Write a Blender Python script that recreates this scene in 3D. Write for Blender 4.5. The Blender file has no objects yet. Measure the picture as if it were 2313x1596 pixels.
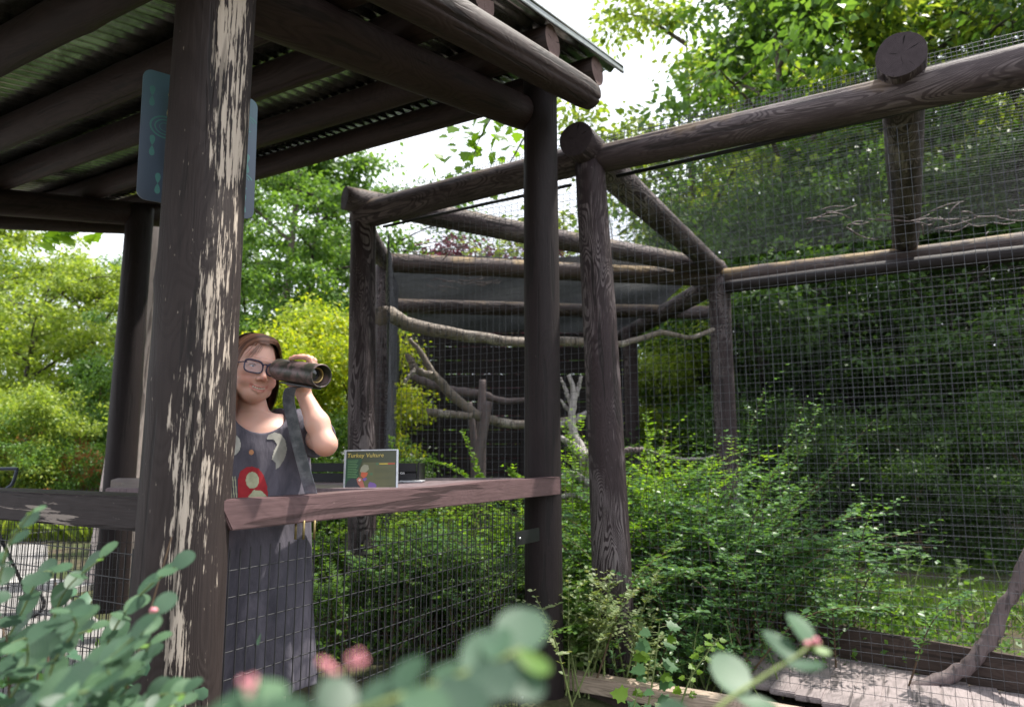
import bpy, bmesh, math, random, time
import numpy as np
from mathutils import Vector, Matrix, noise
from mathutils.bvhtree import BVHTree
T0 = time.time()
R = math.radians
S = bpy.context.scene
COL = S.collection
rng = np.random.default_rng(7)
random.seed(7)

# ------------------------------------------------------------------ camera, light, exposure
CAMZ, PITCH, FPX, CX, CY = 1.22, R(8.25), 1600., 1156.5, 798.
cam_d = bpy.data.cameras.new('camera'); cam = bpy.data.objects.new('camera', cam_d); COL.objects.link(cam)
cam.location = (0, 0, CAMZ); cam.rotation_euler = (R(90) + PITCH, 0, 0)
cam_d.sensor_width = 36; cam_d.lens = 36 * FPX / 2313; cam_d.clip_start = .02; cam_d.clip_end = 900
cam_d.dof.use_dof = True; cam_d.dof.focus_distance = 2.6; cam_d.dof.aperture_fstop = 2.9
S.camera = cam
SUN_DIR = Vector((.42, .20, .95)).normalized()
w = bpy.data.worlds.new('World'); S.world = w; w.use_nodes = True
nt = w.node_tree; nt.nodes.clear()
wo = nt.nodes.new('ShaderNodeOutputWorld'); bg = nt.nodes.new('ShaderNodeBackground')
sk = nt.nodes.new('ShaderNodeTexSky'); sk.sky_type = 'NISHITA'; sk.sun_disc = False
sk.sun_elevation = math.asin(SUN_DIR.z); sk.sun_rotation = math.atan2(SUN_DIR.x, SUN_DIR.y)
sk.air_density = 1.0; sk.dust_density = 2.0
tc = nt.nodes.new('ShaderNodeTexCoord'); cn = nt.nodes.new('ShaderNodeTexNoise'); cn.inputs['Scale'].default_value = 2.2
cn.inputs['Detail'].default_value = 6; cr = nt.nodes.new('ShaderNodeValToRGB')
cr.color_ramp.elements[0].position = .30; cr.color_ramp.elements[1].position = .52
mx = nt.nodes.new('ShaderNodeMix'); mx.data_type = 'RGBA'; mx.inputs['B'].default_value = (15.5, 16.2, 17.6, 1)
nt.links.new(tc.outputs['Generated'], cn.inputs['Vector']); nt.links.new(cn.outputs['Fac'], cr.inputs['Fac'])
nt.links.new(cr.outputs['Color'], mx.inputs['Factor']); nt.links.new(sk.outputs['Color'], mx.inputs['A'])
nt.links.new(mx.outputs['Result'], bg.inputs['Color']); bg.inputs['Strength'].default_value = .066
nt.links.new(bg.outputs['Background'], wo.inputs['Surface'])
sd = bpy.data.lights.new('sun', 'SUN'); sd.energy = 4.8; sd.angle = R(1.2); sd.color = (1, .95, .86)
so = bpy.data.objects.new('sun', sd); COL.objects.link(so); so.location = (8, 3, 12)
so.rotation_euler = SUN_DIR.to_track_quat('Z', 'Y').to_euler()
S.view_settings.view_transform = 'Standard'; S.view_settings.look = 'None'; S.view_settings.gamma = 1
S.view_settings.exposure = 1.0
S.cycles.max_bounces = 8; S.cycles.diffuse_bounces = 4; S.cycles.transmission_bounces = 6; S.cycles.transparent_max_bounces = 8

# ------------------------------------------------------------------ helpers
def ray(px, py):
    a = (px - CX) / FPX; b = (CY - py) / FPX
    y = math.cos(PITCH) - b * math.sin(PITCH); z = math.sin(PITCH) + b * math.cos(PITCH)
    return a / y, z / y
def P(px, py, d):
    x, z = ray(px, py); return Vector((x * d, d, CAMZ + z * d))
def PZ(px, py, z):
    x, zz = ray(px, py); d = (z - CAMZ) / zz; return Vector((x * d, d, z))
UA = R(29.8)
U = Vector((math.sin(UA), math.cos(UA), 0)); V = Vector((-U.y, U.x, 0)); Z = Vector((0, 0, 1))

def tag(o, label=None, cat=None, group=None, kind=None):
    if label: o['label'] = label
    if cat: o['category'] = cat
    if group: o['group'] = group
    if kind: o['kind'] = kind
    return o
def empty(name, loc, label=None, cat=None, group=None):
    o = bpy.data.objects.new(name, None); COL.objects.link(o); o.location = loc; o.empty_display_size = .1
    return tag(o, label, cat, group)
def link(name, me, mat=None, parent=None, loc=None, rot=None, scale=None):
    o = bpy.data.objects.new(name, me); COL.objects.link(o)
    if mat is not None and len(me.materials) == 0: me.materials.append(mat)
    M = Matrix.LocRotScale(Vector(loc or (0, 0, 0)), (rot.to_quaternion() if isinstance(rot, Matrix) else (rot if rot is not None else Matrix.Identity(3).to_quaternion())), Vector(scale or (1, 1, 1)))
    if parent is not None:
        o.parent = parent
        pm = Matrix.Translation(parent.location) if parent.parent is None else Matrix.Identity(4)
        q = parent
        full = Matrix.Identity(4)
        chain = []
        while q is not None: chain.append(q); q = q.parent
        for q in reversed(chain): full = full @ q.matrix_basis
        o.matrix_basis = full.inverted() @ M
    else: o.matrix_basis = M
    return o
def npmesh(name, v, f, smooth=False, mi=None):
    """v (N,3), f (M,k) all faces with k corners, or list of such arrays"""
    me = bpy.data.meshes.new(name)
    fs = f if isinstance(f, list) else [f]
    v = np.asarray(v, np.float32)
    me.vertices.add(len(v)); me.vertices.foreach_set('co', v.ravel())
    loops = np.concatenate([a.ravel() for a in fs]).astype(np.int32)
    tot = np.concatenate([np.full(len(a), a.shape[1]) for a in fs]).astype(np.int32)
    st = np.concatenate([[0], np.cumsum(tot)[:-1]]).astype(np.int32)
    me.loops.add(len(loops)); me.loops.foreach_set('vertex_index', loops)
    me.polygons.add(len(tot)); me.polygons.foreach_set('loop_start', st); me.polygons.foreach_set('loop_total', tot)
    if smooth: me.polygons.foreach_set('use_smooth', np.ones(len(tot), bool))
    if mi is not None: me.polygons.foreach_set('material_index', mi.astype(np.int32))
    me.update(); me.validate()
    return me
def frame_to(d):
    return Vector(d).normalized().to_track_quat('Z', 'Y')
def tube_mesh(name, pts, rads, seg=10, smooth=True, cap=True, wob=0, seed=0):
    pts = np.array([tuple(p) for p in pts], float); n = len(pts)
    rads = np.broadcast_to(np.asarray(rads, float), (n,)) if np.ndim(rads) == 0 or len(np.atleast_1d(rads)) == 1 else np.array(rads, float)
    tan = np.gradient(pts, axis=0); tan /= np.linalg.norm(tan, axis=1)[:, None] + 1e-9
    ref = np.array([0, 0, 1.]) if abs(tan[0, 2]) < .9 else np.array([1., 0, 0])
    vs = []
    r_ = np.random.default_rng(seed)
    ph = r_.uniform(0, 6.28, 3)
    a = np.linspace(0, 2 * np.pi, seg, endpoint=False)
    for i in range(n):
        s = np.cross(tan[i], ref); s /= np.linalg.norm(s) + 1e-9; u = np.cross(s, tan[i]); ref = u
        rr = rads[i] * (1 + wob * (np.sin(a * 2 + ph[0] + i * .7) * .5 + np.sin(a * 3 + ph[1] - i * 1.3) * .4 + r_.normal(0, .25, seg)))
        vs.append(pts[i] + np.outer(np.cos(a) * rr, s) + np.outer(np.sin(a) * rr, u))
    v = np.concatenate(vs)
    i0 = np.arange(n - 1)[:, None] * seg; j = np.arange(seg)[None]; j2 = (j + 1) % seg
    f = np.stack([i0 + j, i0 + j2, i0 + seg + j2, i0 + seg + j], -1).reshape(-1, 4)
    fs = [f]
    if cap: fs += [np.arange(seg)[::-1][None], (np.arange(seg) + (n - 1) * seg)[None]]
    return npmesh(name, v, fs, smooth)
def spline(pts, n=24):
    p = np.array([tuple(q) for q in pts], float); m = len(p)
    if m < 3: return np.array([p[0] + (p[-1] - p[0]) * t for t in np.linspace(0, 1, n)])
    pe = np.vstack([2 * p[0] - p[1], p, 2 * p[-1] - p[-2]]); out = []
    for t in np.linspace(0, m - 1 - 1e-6, n):
        i = int(t); u = t - i; a, b, c, d = pe[i], pe[i + 1], pe[i + 2], pe[i + 3]
        out.append(.5 * ((2 * b) + (c - a) * u + (2 * a - 5 * b + 4 * c - d) * u * u + (3 * b - a - 3 * c + d) * u ** 3))
    return np.array(out)
def lerp_r(rs, n):
    return np.interp(np.linspace(0, len(rs) - 1, n), np.arange(len(rs)), rs)
def branch(name, pts, rs, mat, parent=None, seg=9, n=26, wob=.10, seed=0, jit=0):
    c = spline(pts, n)
    if jit: c += np.random.default_rng(seed + 5).normal(0, jit, c.shape)
    c0 = c[0].copy()
    me = tube_mesh(name, c - c0, lerp_r(rs, n), seg, wob=wob, seed=seed)
    return link(name, me, mat, parent, loc=tuple(c0))
def box_mesh(name, sx, sy, sz, bev=0, segs=(1, 1, 1), jit=0, seed=0):
    bm = bmesh.new(); bmesh.ops.create_cube(bm, size=1)
    bmesh.ops.scale(bm, vec=(sx, sy, sz), verts=bm.verts)
    if segs != (1, 1, 1):
        for ax, k in enumerate(segs):
            for q in range(1, k):
                L = (sx, sy, sz)[ax]; co = [0, 0, 0]; co[ax] = -L / 2 + L * q / k; no = [0, 0, 0]; no[ax] = 1
                bmesh.ops.bisect_plane(bm, geom=bm.verts[:] + bm.edges[:] + bm.faces[:], plane_co=co, plane_no=no)
    if bev: bmesh.ops.bevel(bm, geom=[e for e in bm.edges if len(e.link_faces) == 2 and e.calc_face_angle(0) > .5], offset=bev, segments=2, affect='EDGES')
    if jit:
        r_ = random.Random(seed)
        for v in bm.verts:
            v.co += Vector((r_.gauss(0, jit), r_.gauss(0, jit), r_.gauss(0, jit)))
    me = bpy.data.meshes.new(name); bm.to_mesh(me); bm.free(); return me
def box(name, c, dims, mat, parent=None, rot=None, bev=.003, **k):
    return link(name, box_mesh(name, *dims, bev=bev, **k), mat, parent, loc=tuple(c), rot=rot)
def axes(x, y, z):
    m = Matrix((x, y, z)).transposed(); return m
def beam_between(name, p0, p1, wd, ht, mat, parent=None, bev=.006, up=Z, segs=14, jit=.0012, seed=0):
    p0, p1 = Vector(p0), Vector(p1); L = (p1 - p0).length; z = (p1 - p0).normalized()
    x = z.cross(up).normalized(); y = z.cross(x)
    me = box_mesh(name, wd, ht, L, bev=bev, segs=(1, 1, segs), jit=jit, seed=seed)
    return link(name, me, mat, parent, loc=tuple((p0 + p1) / 2), rot=axes(x, y, z))
def log_mesh(name, L, r0, r1, seg=40, rings=26, seed=0, crack=None, bend=.012, tip=0):
    r_ = np.random.default_rng(seed)
    a = np.linspace(0, 2 * np.pi, seg, endpoint=False); vs = []
    kn = [(r_.uniform(0, L), r_.uniform(0, 6.28), r_.uniform(.02, .045) * 1.0) for _ in range(int(L * 2) + 1)]
    zz = np.linspace(0, L, rings)
    bx, by = r_.uniform(-1, 1, 2) * bend
    ph = r_.uniform(0, 6.28, 6)
    for i, z in enumerate(zz):
        r = r0 + (r1 - r0) * z / L
        k = r * (1 + .018 * np.sin(2 * a + ph[0] + z * 1.1) + .012 * np.sin(3 * a + ph[1] - z * 2.3) + .01 * np.sin(5 * a + ph[2] + z * 3.1) + .008 * math.sin(z * 4 + ph[3]))
        for kz, ka, kr in kn:
            da = np.angle(np.exp(1j * (a - ka))) * r
            k = k + .006 * np.exp(-((z - kz) ** 2 + da ** 2) / (2 * kr * kr))
        if crack is not None:
            for ca, cw, cd in crack:
                dd = np.angle(np.exp(1j * (a - ca - .05 * math.sin(z * 2.1 + ca))))
                k = k - cd * np.exp(-(dd * r / cw) ** 2)
        if tip and (i == 0 or i == rings - 1): k = k - tip
        s = math.sin(math.pi * z / L)
        vs.append(np.stack([np.cos(a) * k + bx * s, np.sin(a) * k + by * s, np.full(seg, z)], -1))
    v = np.concatenate(vs)
    # end discs with centre, so the sawn face can shade
    v = np.vstack([v, [[0, 0, 0], [0, 0, L]]]); n = len(v)
    i0 = np.arange(rings - 1)[:, None] * seg; j = np.arange(seg)[None]; j2 = (j + 1) % seg
    f = np.stack([i0 + j, i0 + j2, i0 + seg + j2, i0 + seg + j], -1).reshape(-1, 4)
    jj = np.arange(seg); jn = (jj + 1) % seg
    e0 = np.stack([jn, jj, np.full(seg, n - 2)], -1); e1 = np.stack([(rings - 1) * seg + jj, (rings - 1) * seg + jn, np.full(seg, n - 1)], -1)
    mi = np.concatenate([np.zeros(len(f)), np.ones(2 * seg)])
    me = npmesh(name, v, [f, e0, e1], False, mi)
    sm = np.concatenate([np.ones(len(f), bool), np.zeros(2 * seg, bool)]); me.polygons.foreach_set('use_smooth', sm)
    return me
def log(name, p0, p1, r0, r1, mat, parent=None, seed=0, end=None, spin=None, **k):
    p0, p1 = Vector(p0), Vector(p1); L = (p1 - p0).length
    me = log_mesh(name, L, r0, r1, seed=seed, **k)
    me.materials.append(mat); me.materials.append(end or M_end)
    q = (p1 - p0).to_track_quat('Z', 'Y')
    return link(name, me, None, parent, loc=tuple(p0), rot=q)

# ------------------------------------------------------------------ materials
class NT:
    def __init__(s, name):
        s.m = bpy.data.materials.new(name); s.m.use_nodes = True; s.t = s.m.node_tree; s.t.nodes.clear()
        s.out = s.n('ShaderNodeOutputMaterial')
    def n(s, t, **k):
        q = s.t.nodes.new(t)
        for a, b in k.items(): setattr(q, a, b)
        return q
    def l(s, a, b): s.t.links.new(a, b)
    def tc(s, kind='Object', scale=(1, 1, 1), off=True):
        c = s.n('ShaderNodeTexCoord'); m = s.n('ShaderNodeMapping'); m.inputs['Scale'].default_value = scale
        s.l(c.outputs[kind], m.inputs['Vector'])
        if off:
            oi = s.n('ShaderNodeObjectInfo'); mu = s.n('ShaderNodeVectorMath', operation='SCALE'); 
            cb = s.n('ShaderNodeCombineXYZ')
            for i in range(3): s.l(oi.outputs['Random'], cb.inputs[i])
            s.l(cb.outputs[0], mu.inputs[0]); mu.inputs['Scale'].default_value = 37.
            ad = s.n('ShaderNodeVectorMath', operation='ADD'); s.l(m.outputs[0], ad.inputs[0]); s.l(mu.outputs[0], ad.inputs[1])
            return ad.outputs[0]
        return m.outputs[0]
    def noise(s, vec, scale, detail=4, rough=.55, dist=0):
        q = s.n('ShaderNodeTexNoise'); q.inputs['Scale'].default_value = scale; q.inputs['Detail'].default_value = detail
        q.inputs['Roughness'].default_value = rough; q.inputs['Distortion'].default_value = dist
        if vec is not None: s.l(vec, q.inputs['Vector'])
        return q.outputs['Fac']
    def ramp(s, fac, stops, interp='LINEAR'):
        q = s.n('ShaderNodeValToRGB'); q.color_ramp.interpolation = interp
        e = q.color_ramp.elements
        while len(e) < len(stops): e.new(.5)
        for i, (p, c) in enumerate(stops):
            e[i].position = p; e[i].color = (c, c, c, 1) if isinstance(c, (int, float)) else (*c, 1)
        s.l(fac, q.inputs['Fac']); return q.outputs['Color']
    def mix(s, f, a, b, mode='MIX'):
        q = s.n('ShaderNodeMix', data_type='RGBA', blend_type=mode)
        for sock, val in ((q.inputs['Factor'], f), (q.inputs['A'], a), (q.inputs['B'], b)):
            if isinstance(val, (int, float)): sock.default_value = val if sock.type == 'VALUE' else (val, val, val, 1)
            elif isinstance(val, tuple): sock.default_value = (*val, 1)
            else: s.l(val, sock)
        return q.outputs['Result']
    def math(s, op, a, b=0.):
        q = s.n('ShaderNodeMath', operation=op)
        for i, val in enumerate((a, b)):
            if isinstance(val, (int, float)): q.inputs[i].default_value = val
            else: s.l(val, q.inputs[i])
        return q.outputs[0]
    def bump(s, h, strength=.3, dist=.01, prev=None):
        q = s.n('ShaderNodeBump'); q.inputs['Strength'].default_value = strength; q.inputs['Distance'].default_value = dist
        s.l(h, q.inputs['Height'])
        if prev is not None: s.l(prev, q.inputs['Normal'])
        return q.outputs[0]
    def bsdf(s, color, rough=.6, metal=0, spec=.5, normal=None, sub=0, trans=0):
        b = s.n('ShaderNodeBsdfPrincipled')
        for k, val in (('Base Color', color), ('Roughness', rough), ('Metallic', metal), ('Specular IOR Level', spec), ('Transmission Weight', trans)):
            if isinstance(val, tuple): b.inputs[k].default_value = (*val, 1)
            elif isinstance(val, (int, float)): b.inputs[k].default_value = val
            else: s.l(val, b.inputs[k])
        if sub:
            b.inputs['Subsurface Weight'].default_value = sub; b.inputs['Subsurface Radius'].default_value = (.012, .004, .002); b.inputs['Subsurface Scale'].default_value = 1
        if normal is not None: s.l(normal, b.inputs['Normal'])
        s.l(b.outputs[0], s.out.inputs['Surface']); return b
def simple(name, col, rough=.6, metal=0, spec=.5, var=.25, scale=30, bump=.1, sub=0):
    m = NT(name); v = m.tc(); n = m.noise(v, scale, 5)
    c = m.mix(m.ramp(n, [(.3, 0.), (.7, 1.)]), tuple(x * (1 - var) for x in col), tuple(min(1, x * (1 + var)) for x in col))
    m.bsdf(c, rough, metal, spec, m.bump(n, bump, .003) if bump else None, sub); return m.m
def painted_wood(name, base, bare, wear, spec=.28, rough=.66, ring=1., wdir=None, wk=.1, axis=2, grey=.0, moss=0., bumpk=.55, ringw=0.):
    """brown stain over timber: grain runs along local Z, wear shows bare wood along the raised grain"""
    m = NT(name)
    sc = [1, 1, 1]; sc[axis] = .07
    g = m.tc(scale=tuple(sc)); 
    sc2 = [1, 1, 1]; sc2[axis] = .25
    g2 = m.tc(scale=tuple(sc2)); iso = m.tc()
    fine = m.noise(g, 95, 4, .6, .3)
    field = m.noise(g2, 4.2, 2, .5, .8)
    rings = m.math('SINE', m.math('MULTIPLY', field, 150.0 if not ringw else 230.0)); rings = m.math('MULTIPLY_ADD', rings, .5); 
    rings = m.math('ADD', rings, .5)
    blot = m.noise(iso, 5.5, 5, .6)
    c = m.mix(m.ramp(fine, [(.3, 0.), (.75, 1.)]), tuple(x * .72 for x in base), tuple(x * 1.28 for x in base))
    c = m.mix(m.math('MULTIPLY', m.ramp(rings, [(.55, 0.), (1., 1.)]), .5 * ring), c, tuple(min(1, x * 1.7 + .006) for x in base))
    c = m.mix(m.ramp(blot, [(.35, 0.), (.75, .6)]), c, tuple(x * .7 for x in base))
    # bare patches: broad mask x streaky grain
    mask_b = m.noise(g2, 5.0, 5, .62, .5)
    wv = m.math('ADD', m.math('MULTIPLY', mask_b, .62), m.math('MULTIPLY', fine, .38))
    if wdir is not None:
        gn = m.n('ShaderNodeNewGeometry'); dp = m.n('ShaderNodeVectorMath', operation='DOT_PRODUCT'); m.l(gn.outputs['True Normal'], dp.inputs[0]); dp.inputs[1].default_value = wdir
        chip = m.noise(g, 260, 3, .7); wv = m.math('ADD', wv, m.math('MULTIPLY', m.math('SUBTRACT', m.ramp(dp.outputs['Value'], [(.30, 0.), (.95, 1.)]), .62), wk)); wv = m.math('ADD', wv, m.math('MULTIPLY', m.math('SUBTRACT', chip, .5), .22))
    wm = m.ramp(wv, [(wear, 0.), (wear + .018, 1.)])
    if ringw:
        wl = m.math('MULTIPLY', m.ramp(rings, [(.88, 0.), (.99, 1.)]), m.ramp(m.math('ADD', m.math('MULTIPLY', mask_b, .7), m.math('MULTIPLY', fine, .3)), [(.46, 0.), (.58, 1.)])); wm = m.math('MAXIMUM', wm, m.math('MULTIPLY', wl, ringw))
    barec = m.mix(fine, tuple(x * .72 for x in bare), tuple(min(1, x * 1.12) for x in bare))
    c = m.mix(wm, c, barec)
    # small nicks
    nick = m.noise(m.tc(scale=tuple(x if i != axis else .2 for i, x in enumerate((1, 1, 1)))), 150, 2, .5)
    c = m.mix(m.math('MULTIPLY', m.ramp(nick, [(.735, 0.), (.76, 1.)]), .65), c, tuple(min(1, x * .8) for x in bare))
    if moss:
        ms = m.noise(iso, 3.1, 5, .6); up = m.n('ShaderNodeNewGeometry'); sx = m.n('ShaderNodeSeparateXYZ'); m.l(up.outputs['Normal'], sx.inputs[0])
        c = m.mix(m.math('MULTIPLY', m.ramp(m.math('ADD', ms, m.math('MULTIPLY', sx.outputs[2], .28)), [(.62, 0.), (.80, 1.)]), moss), c, (.24, .16, .07))
    crack = m.ramp(m.noise(g, 22, 3, .5, .4), [(.36, 0.), (.41, 1.)])
    c = m.mix(m.math('MULTIPLY', m.math('SUBTRACT', 1., crack), .55), c, (.006, .005, .005))
    h = m.math('ADD', m.math('MULTIPLY', fine, .5), m.math('MULTIPLY', rings, .22 * ring)); h = m.math('ADD', h, m.math('MULTIPLY', crack, .5))
    h = m.math('SUBTRACT', h, m.math('MULTIPLY', wm, .22))
    nm = m.bump(h, bumpk, .006)
    m.bsdf(c, m.mix(wm, rough, .85), 0, spec, nm); return m.m
def end_grain(name, col, dark):
    m = NT(name); c = m.n('ShaderNodeTexCoord'); mp = m.n('ShaderNodeMapping'); mp.inputs['Scale'].default_value = (1, 1, 0); m.l(c.outputs['Object'], mp.inputs['Vector'])
    ln = m.n('ShaderNodeVectorMath', operation='LENGTH'); m.l(mp.outputs[0], ln.inputs[0]); n1 = m.noise(c.outputs['Object'], 14, 3)
    rr = m.math('ADD', m.math('MULTIPLY', ln.outputs['Value'], 900.), m.math('MULTIPLY', n1, 9.))
    rings = m.math('SINE', rr)
    gr = m.n('ShaderNodeTexGradient', gradient_type='RADIAL'); m.l(c.outputs['Object'], gr.inputs['Vector'])
    cv = m.n('ShaderNodeCombineXYZ'); m.l(m.math('MULTIPLY', gr.outputs['Fac'], 17.), cv.inputs[0]); m.l(m.math('MULTIPLY', ln.outputs['Value'], 4.), cv.inputs[1])
    ck = m.noise(cv.outputs[0], 2.0, 2, .5, .2); ckm = m.ramp(ck, [(.64, 0.), (.69, 1.)])
    blot = m.noise(c.outputs['Object'], 20, 5)
    col1 = m.mix(blot, tuple(x * .55 for x in col), tuple(min(1, x * 1.5) for x in col))
    col1 = m.mix(m.math('MULTIPLY', m.ramp(rings, [(.2, 0.), (1., 1.)]), .35), col1, tuple(x * .5 for x in col))
    col1 = m.mix(ckm, col1, dark)
    h = m.math('SUBTRACT', m.math('MULTIPLY', rings, .15), ckm)
    m.bsdf(col1, .85, 0, .2, m.bump(m.math('ADD', h, m.math('MULTIPLY', blot, .5)), .7, .006)); return m.m
M_end = end_grain('sawn_end', (.050, .038, .042), (.006, .005, .005))
M_end_pink = end_grain('sawn_end_worn', (.17, .115, .105), (.02, .015, .015))
BR = (.058, .040, .039)
M_postA = painted_wood('worn_brown_stain', (.029, .0205, .0195), (.50, .42, .35), .590, ring=.5, bumpk=.8, wdir=(.80, -.60, 0), wk=.17)
M_kiosk = painted_wood('dark_brown_stain', (.015, .0095, .010), (.12, .085, .075), .66, ring=.3)
M_roofbeam = painted_wood('roof_log_stain', (.026, .0145, .013), (.10, .065, .05), .69, ring=.8)
M_rail = painted_wood('rail_stain', (.125, .076, .078), (.34, .25, .22), .665, rough=.5, ring=.35, bumpk=.3)
M_railL = painted_wood('rail_stain_dark', (.026, .018, .018), (.30, .25, .22), .62, ring=.4)
M_ledge = painted_wood('ledge_paint', (.20, .15, .16), (.3, .25, .24), .70, rough=.38, ring=.2, bumpk=.15)
M_avi = painted_wood('weathered_log_stain', (.032, .021, .023), (.27, .23, .235), .635, ring=.8, ringw=.6, bumpk=.8)
M_avib = painted_wood('weathered_beam', (.050, .036, .038), (.24, .20, .20), .63, ring=.7, ringw=.45, moss=.3, bumpk=.8)
M_moss = painted_wood('lichen_beam', (.060, .043, .040), (.24, .20, .18), .62, ring=.6, moss=.8, bumpk=.8)
M_bareplank = painted_wood('bare_timber', (.36, .28, .22), (.5, .44, .38), .60, ring=.9, bumpk=.6)
M_deck = painted_wood('deck_board', (.25, .21, .21), (.36, .32, .31), .60, ring=.6, bumpk=.5)
M_wallb = painted_wood('black_siding', (.018, .013, .014), (.05, .035, .035), .72, ring=.3)
M_curb = painted_wood('dark_curb_board', (.055, .038, .032), (.16, .12, .1), .68, ring=.6)
M_wire = simple('black_wire', (.035, .038, .043), .42, .0, .6, .3, 8, 0)
M_wireg = simple('grey_wire', (.06, .063, .075), .38, .3, .6, .35, 6, 0)
M_wirek = simple('black_coated_wire', (.022, .022, .026), .4, 0, .6, .2, 8, 0)
M_black = simple('black_metal', (.012, .012, .014), .45, .2, .5, .3, 20, .05)
M_steel = simple('brushed_steel', (.42, .43, .45), .35, .9, .5, .15, 60, .05)
M_brass = simple('brass_bolt', (.22, .17, .07), .5, .6, .5, .3, 60, .05)
def corr_metal():
    m = NT('galvanised_sheet'); v = m.tc(); n1 = m.noise(v, 2.6, 6, .65); n2 = m.noise(v, 9, 6, .7)
    c = m.mix(m.ramp(n1, [(.35, 0.), (.65, 1.)]), (.36, .37, .36), (.80, .81, .79))
    c = m.mix(m.ramp(n2, [(.48, 0.), (.62, .7)]), c, (.20, .21, .16))
    m.bsdf(c, .22, .95, .5, m.bump(n1, .05, .003)); return m.m
M_corr = corr_metal()
def leaf_mat(name, cols, trans=.45, tcol=None, rough=.45):
    m = NT(name); g = m.n('ShaderNodeNewGeometry'); oi = m.n('ShaderNodeObjectInfo')
    st = [(i / (len(cols) - 1), c) for i, c in enumerate(cols)]
    c = m.ramp(g.outputs['Random Per Island'], st)
    nz = m.noise(m.tc(), .55, 3); c = m.mix(m.math('MULTIPLY', nz, .55), c, cols[0])
    b = m.n('ShaderNodeBsdfPrincipled'); m.l(c, b.inputs['Base Color']); b.inputs['Roughness'].default_value = rough; b.inputs['Specular IOR Level'].default_value = .35
    t = m.n('ShaderNodeBsdfTranslucent'); tc_ = m.mix(1., c, tcol or (1.5, 1.45, .55), 'MULTIPLY'); m.l(tc_, t.inputs['Color'])
    mxs = m.n('ShaderNodeMixShader'); mxs.inputs[0].default_value = trans
    m.l(b.outputs[0], mxs.inputs[1]); m.l(t.outputs[0], mxs.inputs[2]); m.l(mxs.outputs[0], m.out.inputs['Surface']); return m.m
L_bright = leaf_mat('leaf_bright', [(.12, .19, .03), (.25, .34, .06), (.40, .47, .12)], .5)
L_yellow = leaf_mat('leaf_yellow', [(.16, .24, .02), (.29, .36, .03), (.44, .43, .035)], .5)
L_mid = leaf_mat('leaf_mid', [(.055, .12, .03), (.11, .21, .05), (.19, .32, .07)], .48)
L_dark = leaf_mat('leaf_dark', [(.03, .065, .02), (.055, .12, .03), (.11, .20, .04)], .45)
L_maple = leaf_mat('leaf_maple', [(.10, .20, .02), (.17, .29, .03), (.22, .33, .04)], .6)
L_snow = leaf_mat('leaf_snowberry', [(.05, .12, .05), (.09, .19, .075), (.16, .30, .07)], .4, rough=.38)
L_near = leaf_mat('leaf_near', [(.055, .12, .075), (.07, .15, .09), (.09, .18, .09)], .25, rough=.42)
L_neary = leaf_mat('leaf_near_young', [(.10, .20, .045), (.13, .24, .05), (.15, .26, .05)], .4)
L_vine = leaf_mat('leaf_vine', [(.12, .24, .02), (.18, .32, .03), (.26, .40, .05)], .55)
L_red = leaf_mat('leaf_plum', [(.09, .03, .05), (.13, .04, .06), (.2, .08, .09)], .4, (1.2, .7, .9))
L_pale = leaf_mat('leaf_pale', [(.15, .22, .08), (.25, .30, .16), (.33, .35, .22)], .35)
L_grass = leaf_mat('grass_blade', [(.06, .13, .02), (.10, .19, .03), (.15, .25, .05)], .4)
M_bark = painted_wood('bark', (.085, .068, .055), (.17, .15, .13), .58, ring=.2, bumpk=1.)
M_barkd = painted_wood('bark_dark', (.045, .036, .03), (.10, .09, .08), .6, ring=.2, bumpk=1.)
M_perch = painted_wood('perch_bark', (.17, .14, .115), (.36, .32, .28), .55, ring=.5, bumpk=1.)
M_perchw = painted_wood('bleached_branch', (.34, .31, .30), (.46, .43, .41), .55, ring=.3, bumpk=.7)
M_perchg = painted_wood('smooth_grey_branch', (.13, .10, .10), (.2, .16, .16), .62, ring=.3, bumpk=.5)
M_stem = simple('green_stem', (.16, .2, .07), .6, 0, .3, .3, 30, 0)
M_twig = simple('brown_twig', (.10, .065, .04), .7, 0, .3, .3, 30, 0)
M_pole = painted_wood('weathered_pole', (.50, .42, .38), (.6, .53, .49), .56, ring=.2, bumpk=1.)  # base colour raised to stand in for light missing on the shaded pole

print('mats', time.time() - T0)
# ------------------------------------------------------------------ ground, path
def gz(x, y):
    # ground height: kiosk path 0, planting bed dips between kiosk and aviary
    p = Vector((x, y, 0)) - Vector((-.95, 2.1, 0)); s = p.dot(U); t = p.dot(V)
    z = -.02
    d = math.exp(-((t + 1.6) / 1.3) ** 2) * (1 if s < 2.5 else math.exp(-((s - 2.5) / 1.2) ** 2))
    z -= .36 * d
    z += .03 * noise.noise(Vector((x * .7, y * .7, 0))) * (1 if t < -.2 or s > 2.6 else 0)
    if y > 12: z += .02 * (y - 12)
    return z
def build_ground():
    xs = np.concatenate([np.linspace(-400, -24, 12), np.linspace(-20, 20, 110), np.linspace(24, 400, 12)])
    ys = np.concatenate([np.linspace(-200, -6, 6), np.linspace(-3, 24, 90), np.linspace(28, 500, 14)])
    X, Y = np.meshgrid(xs, ys)
    Zz = np.array([[gz(x, y) if y < 24 else .24 for x, y in zip(rx, ry)] for rx, ry in zip(X, Y)])
    v = np.stack([X, Y, Zz], -1).reshape(-1, 3); n = len(xs)
    i, j = np.meshgrid(np.arange(len(ys) - 1), np.arange(n - 1), indexing='ij'); a = (i * n + j).ravel()
    return npmesh('ground', v, np.stack([a, a + 1, a + n + 1, a + n], -1), True)
mg = NT('soil_and_litter'); v_ = mg.tc(off=False); n1 = mg.noise(v_, 1.2, 6, .6); n2 = mg.noise(v_, 30, 5, .7)
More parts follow.
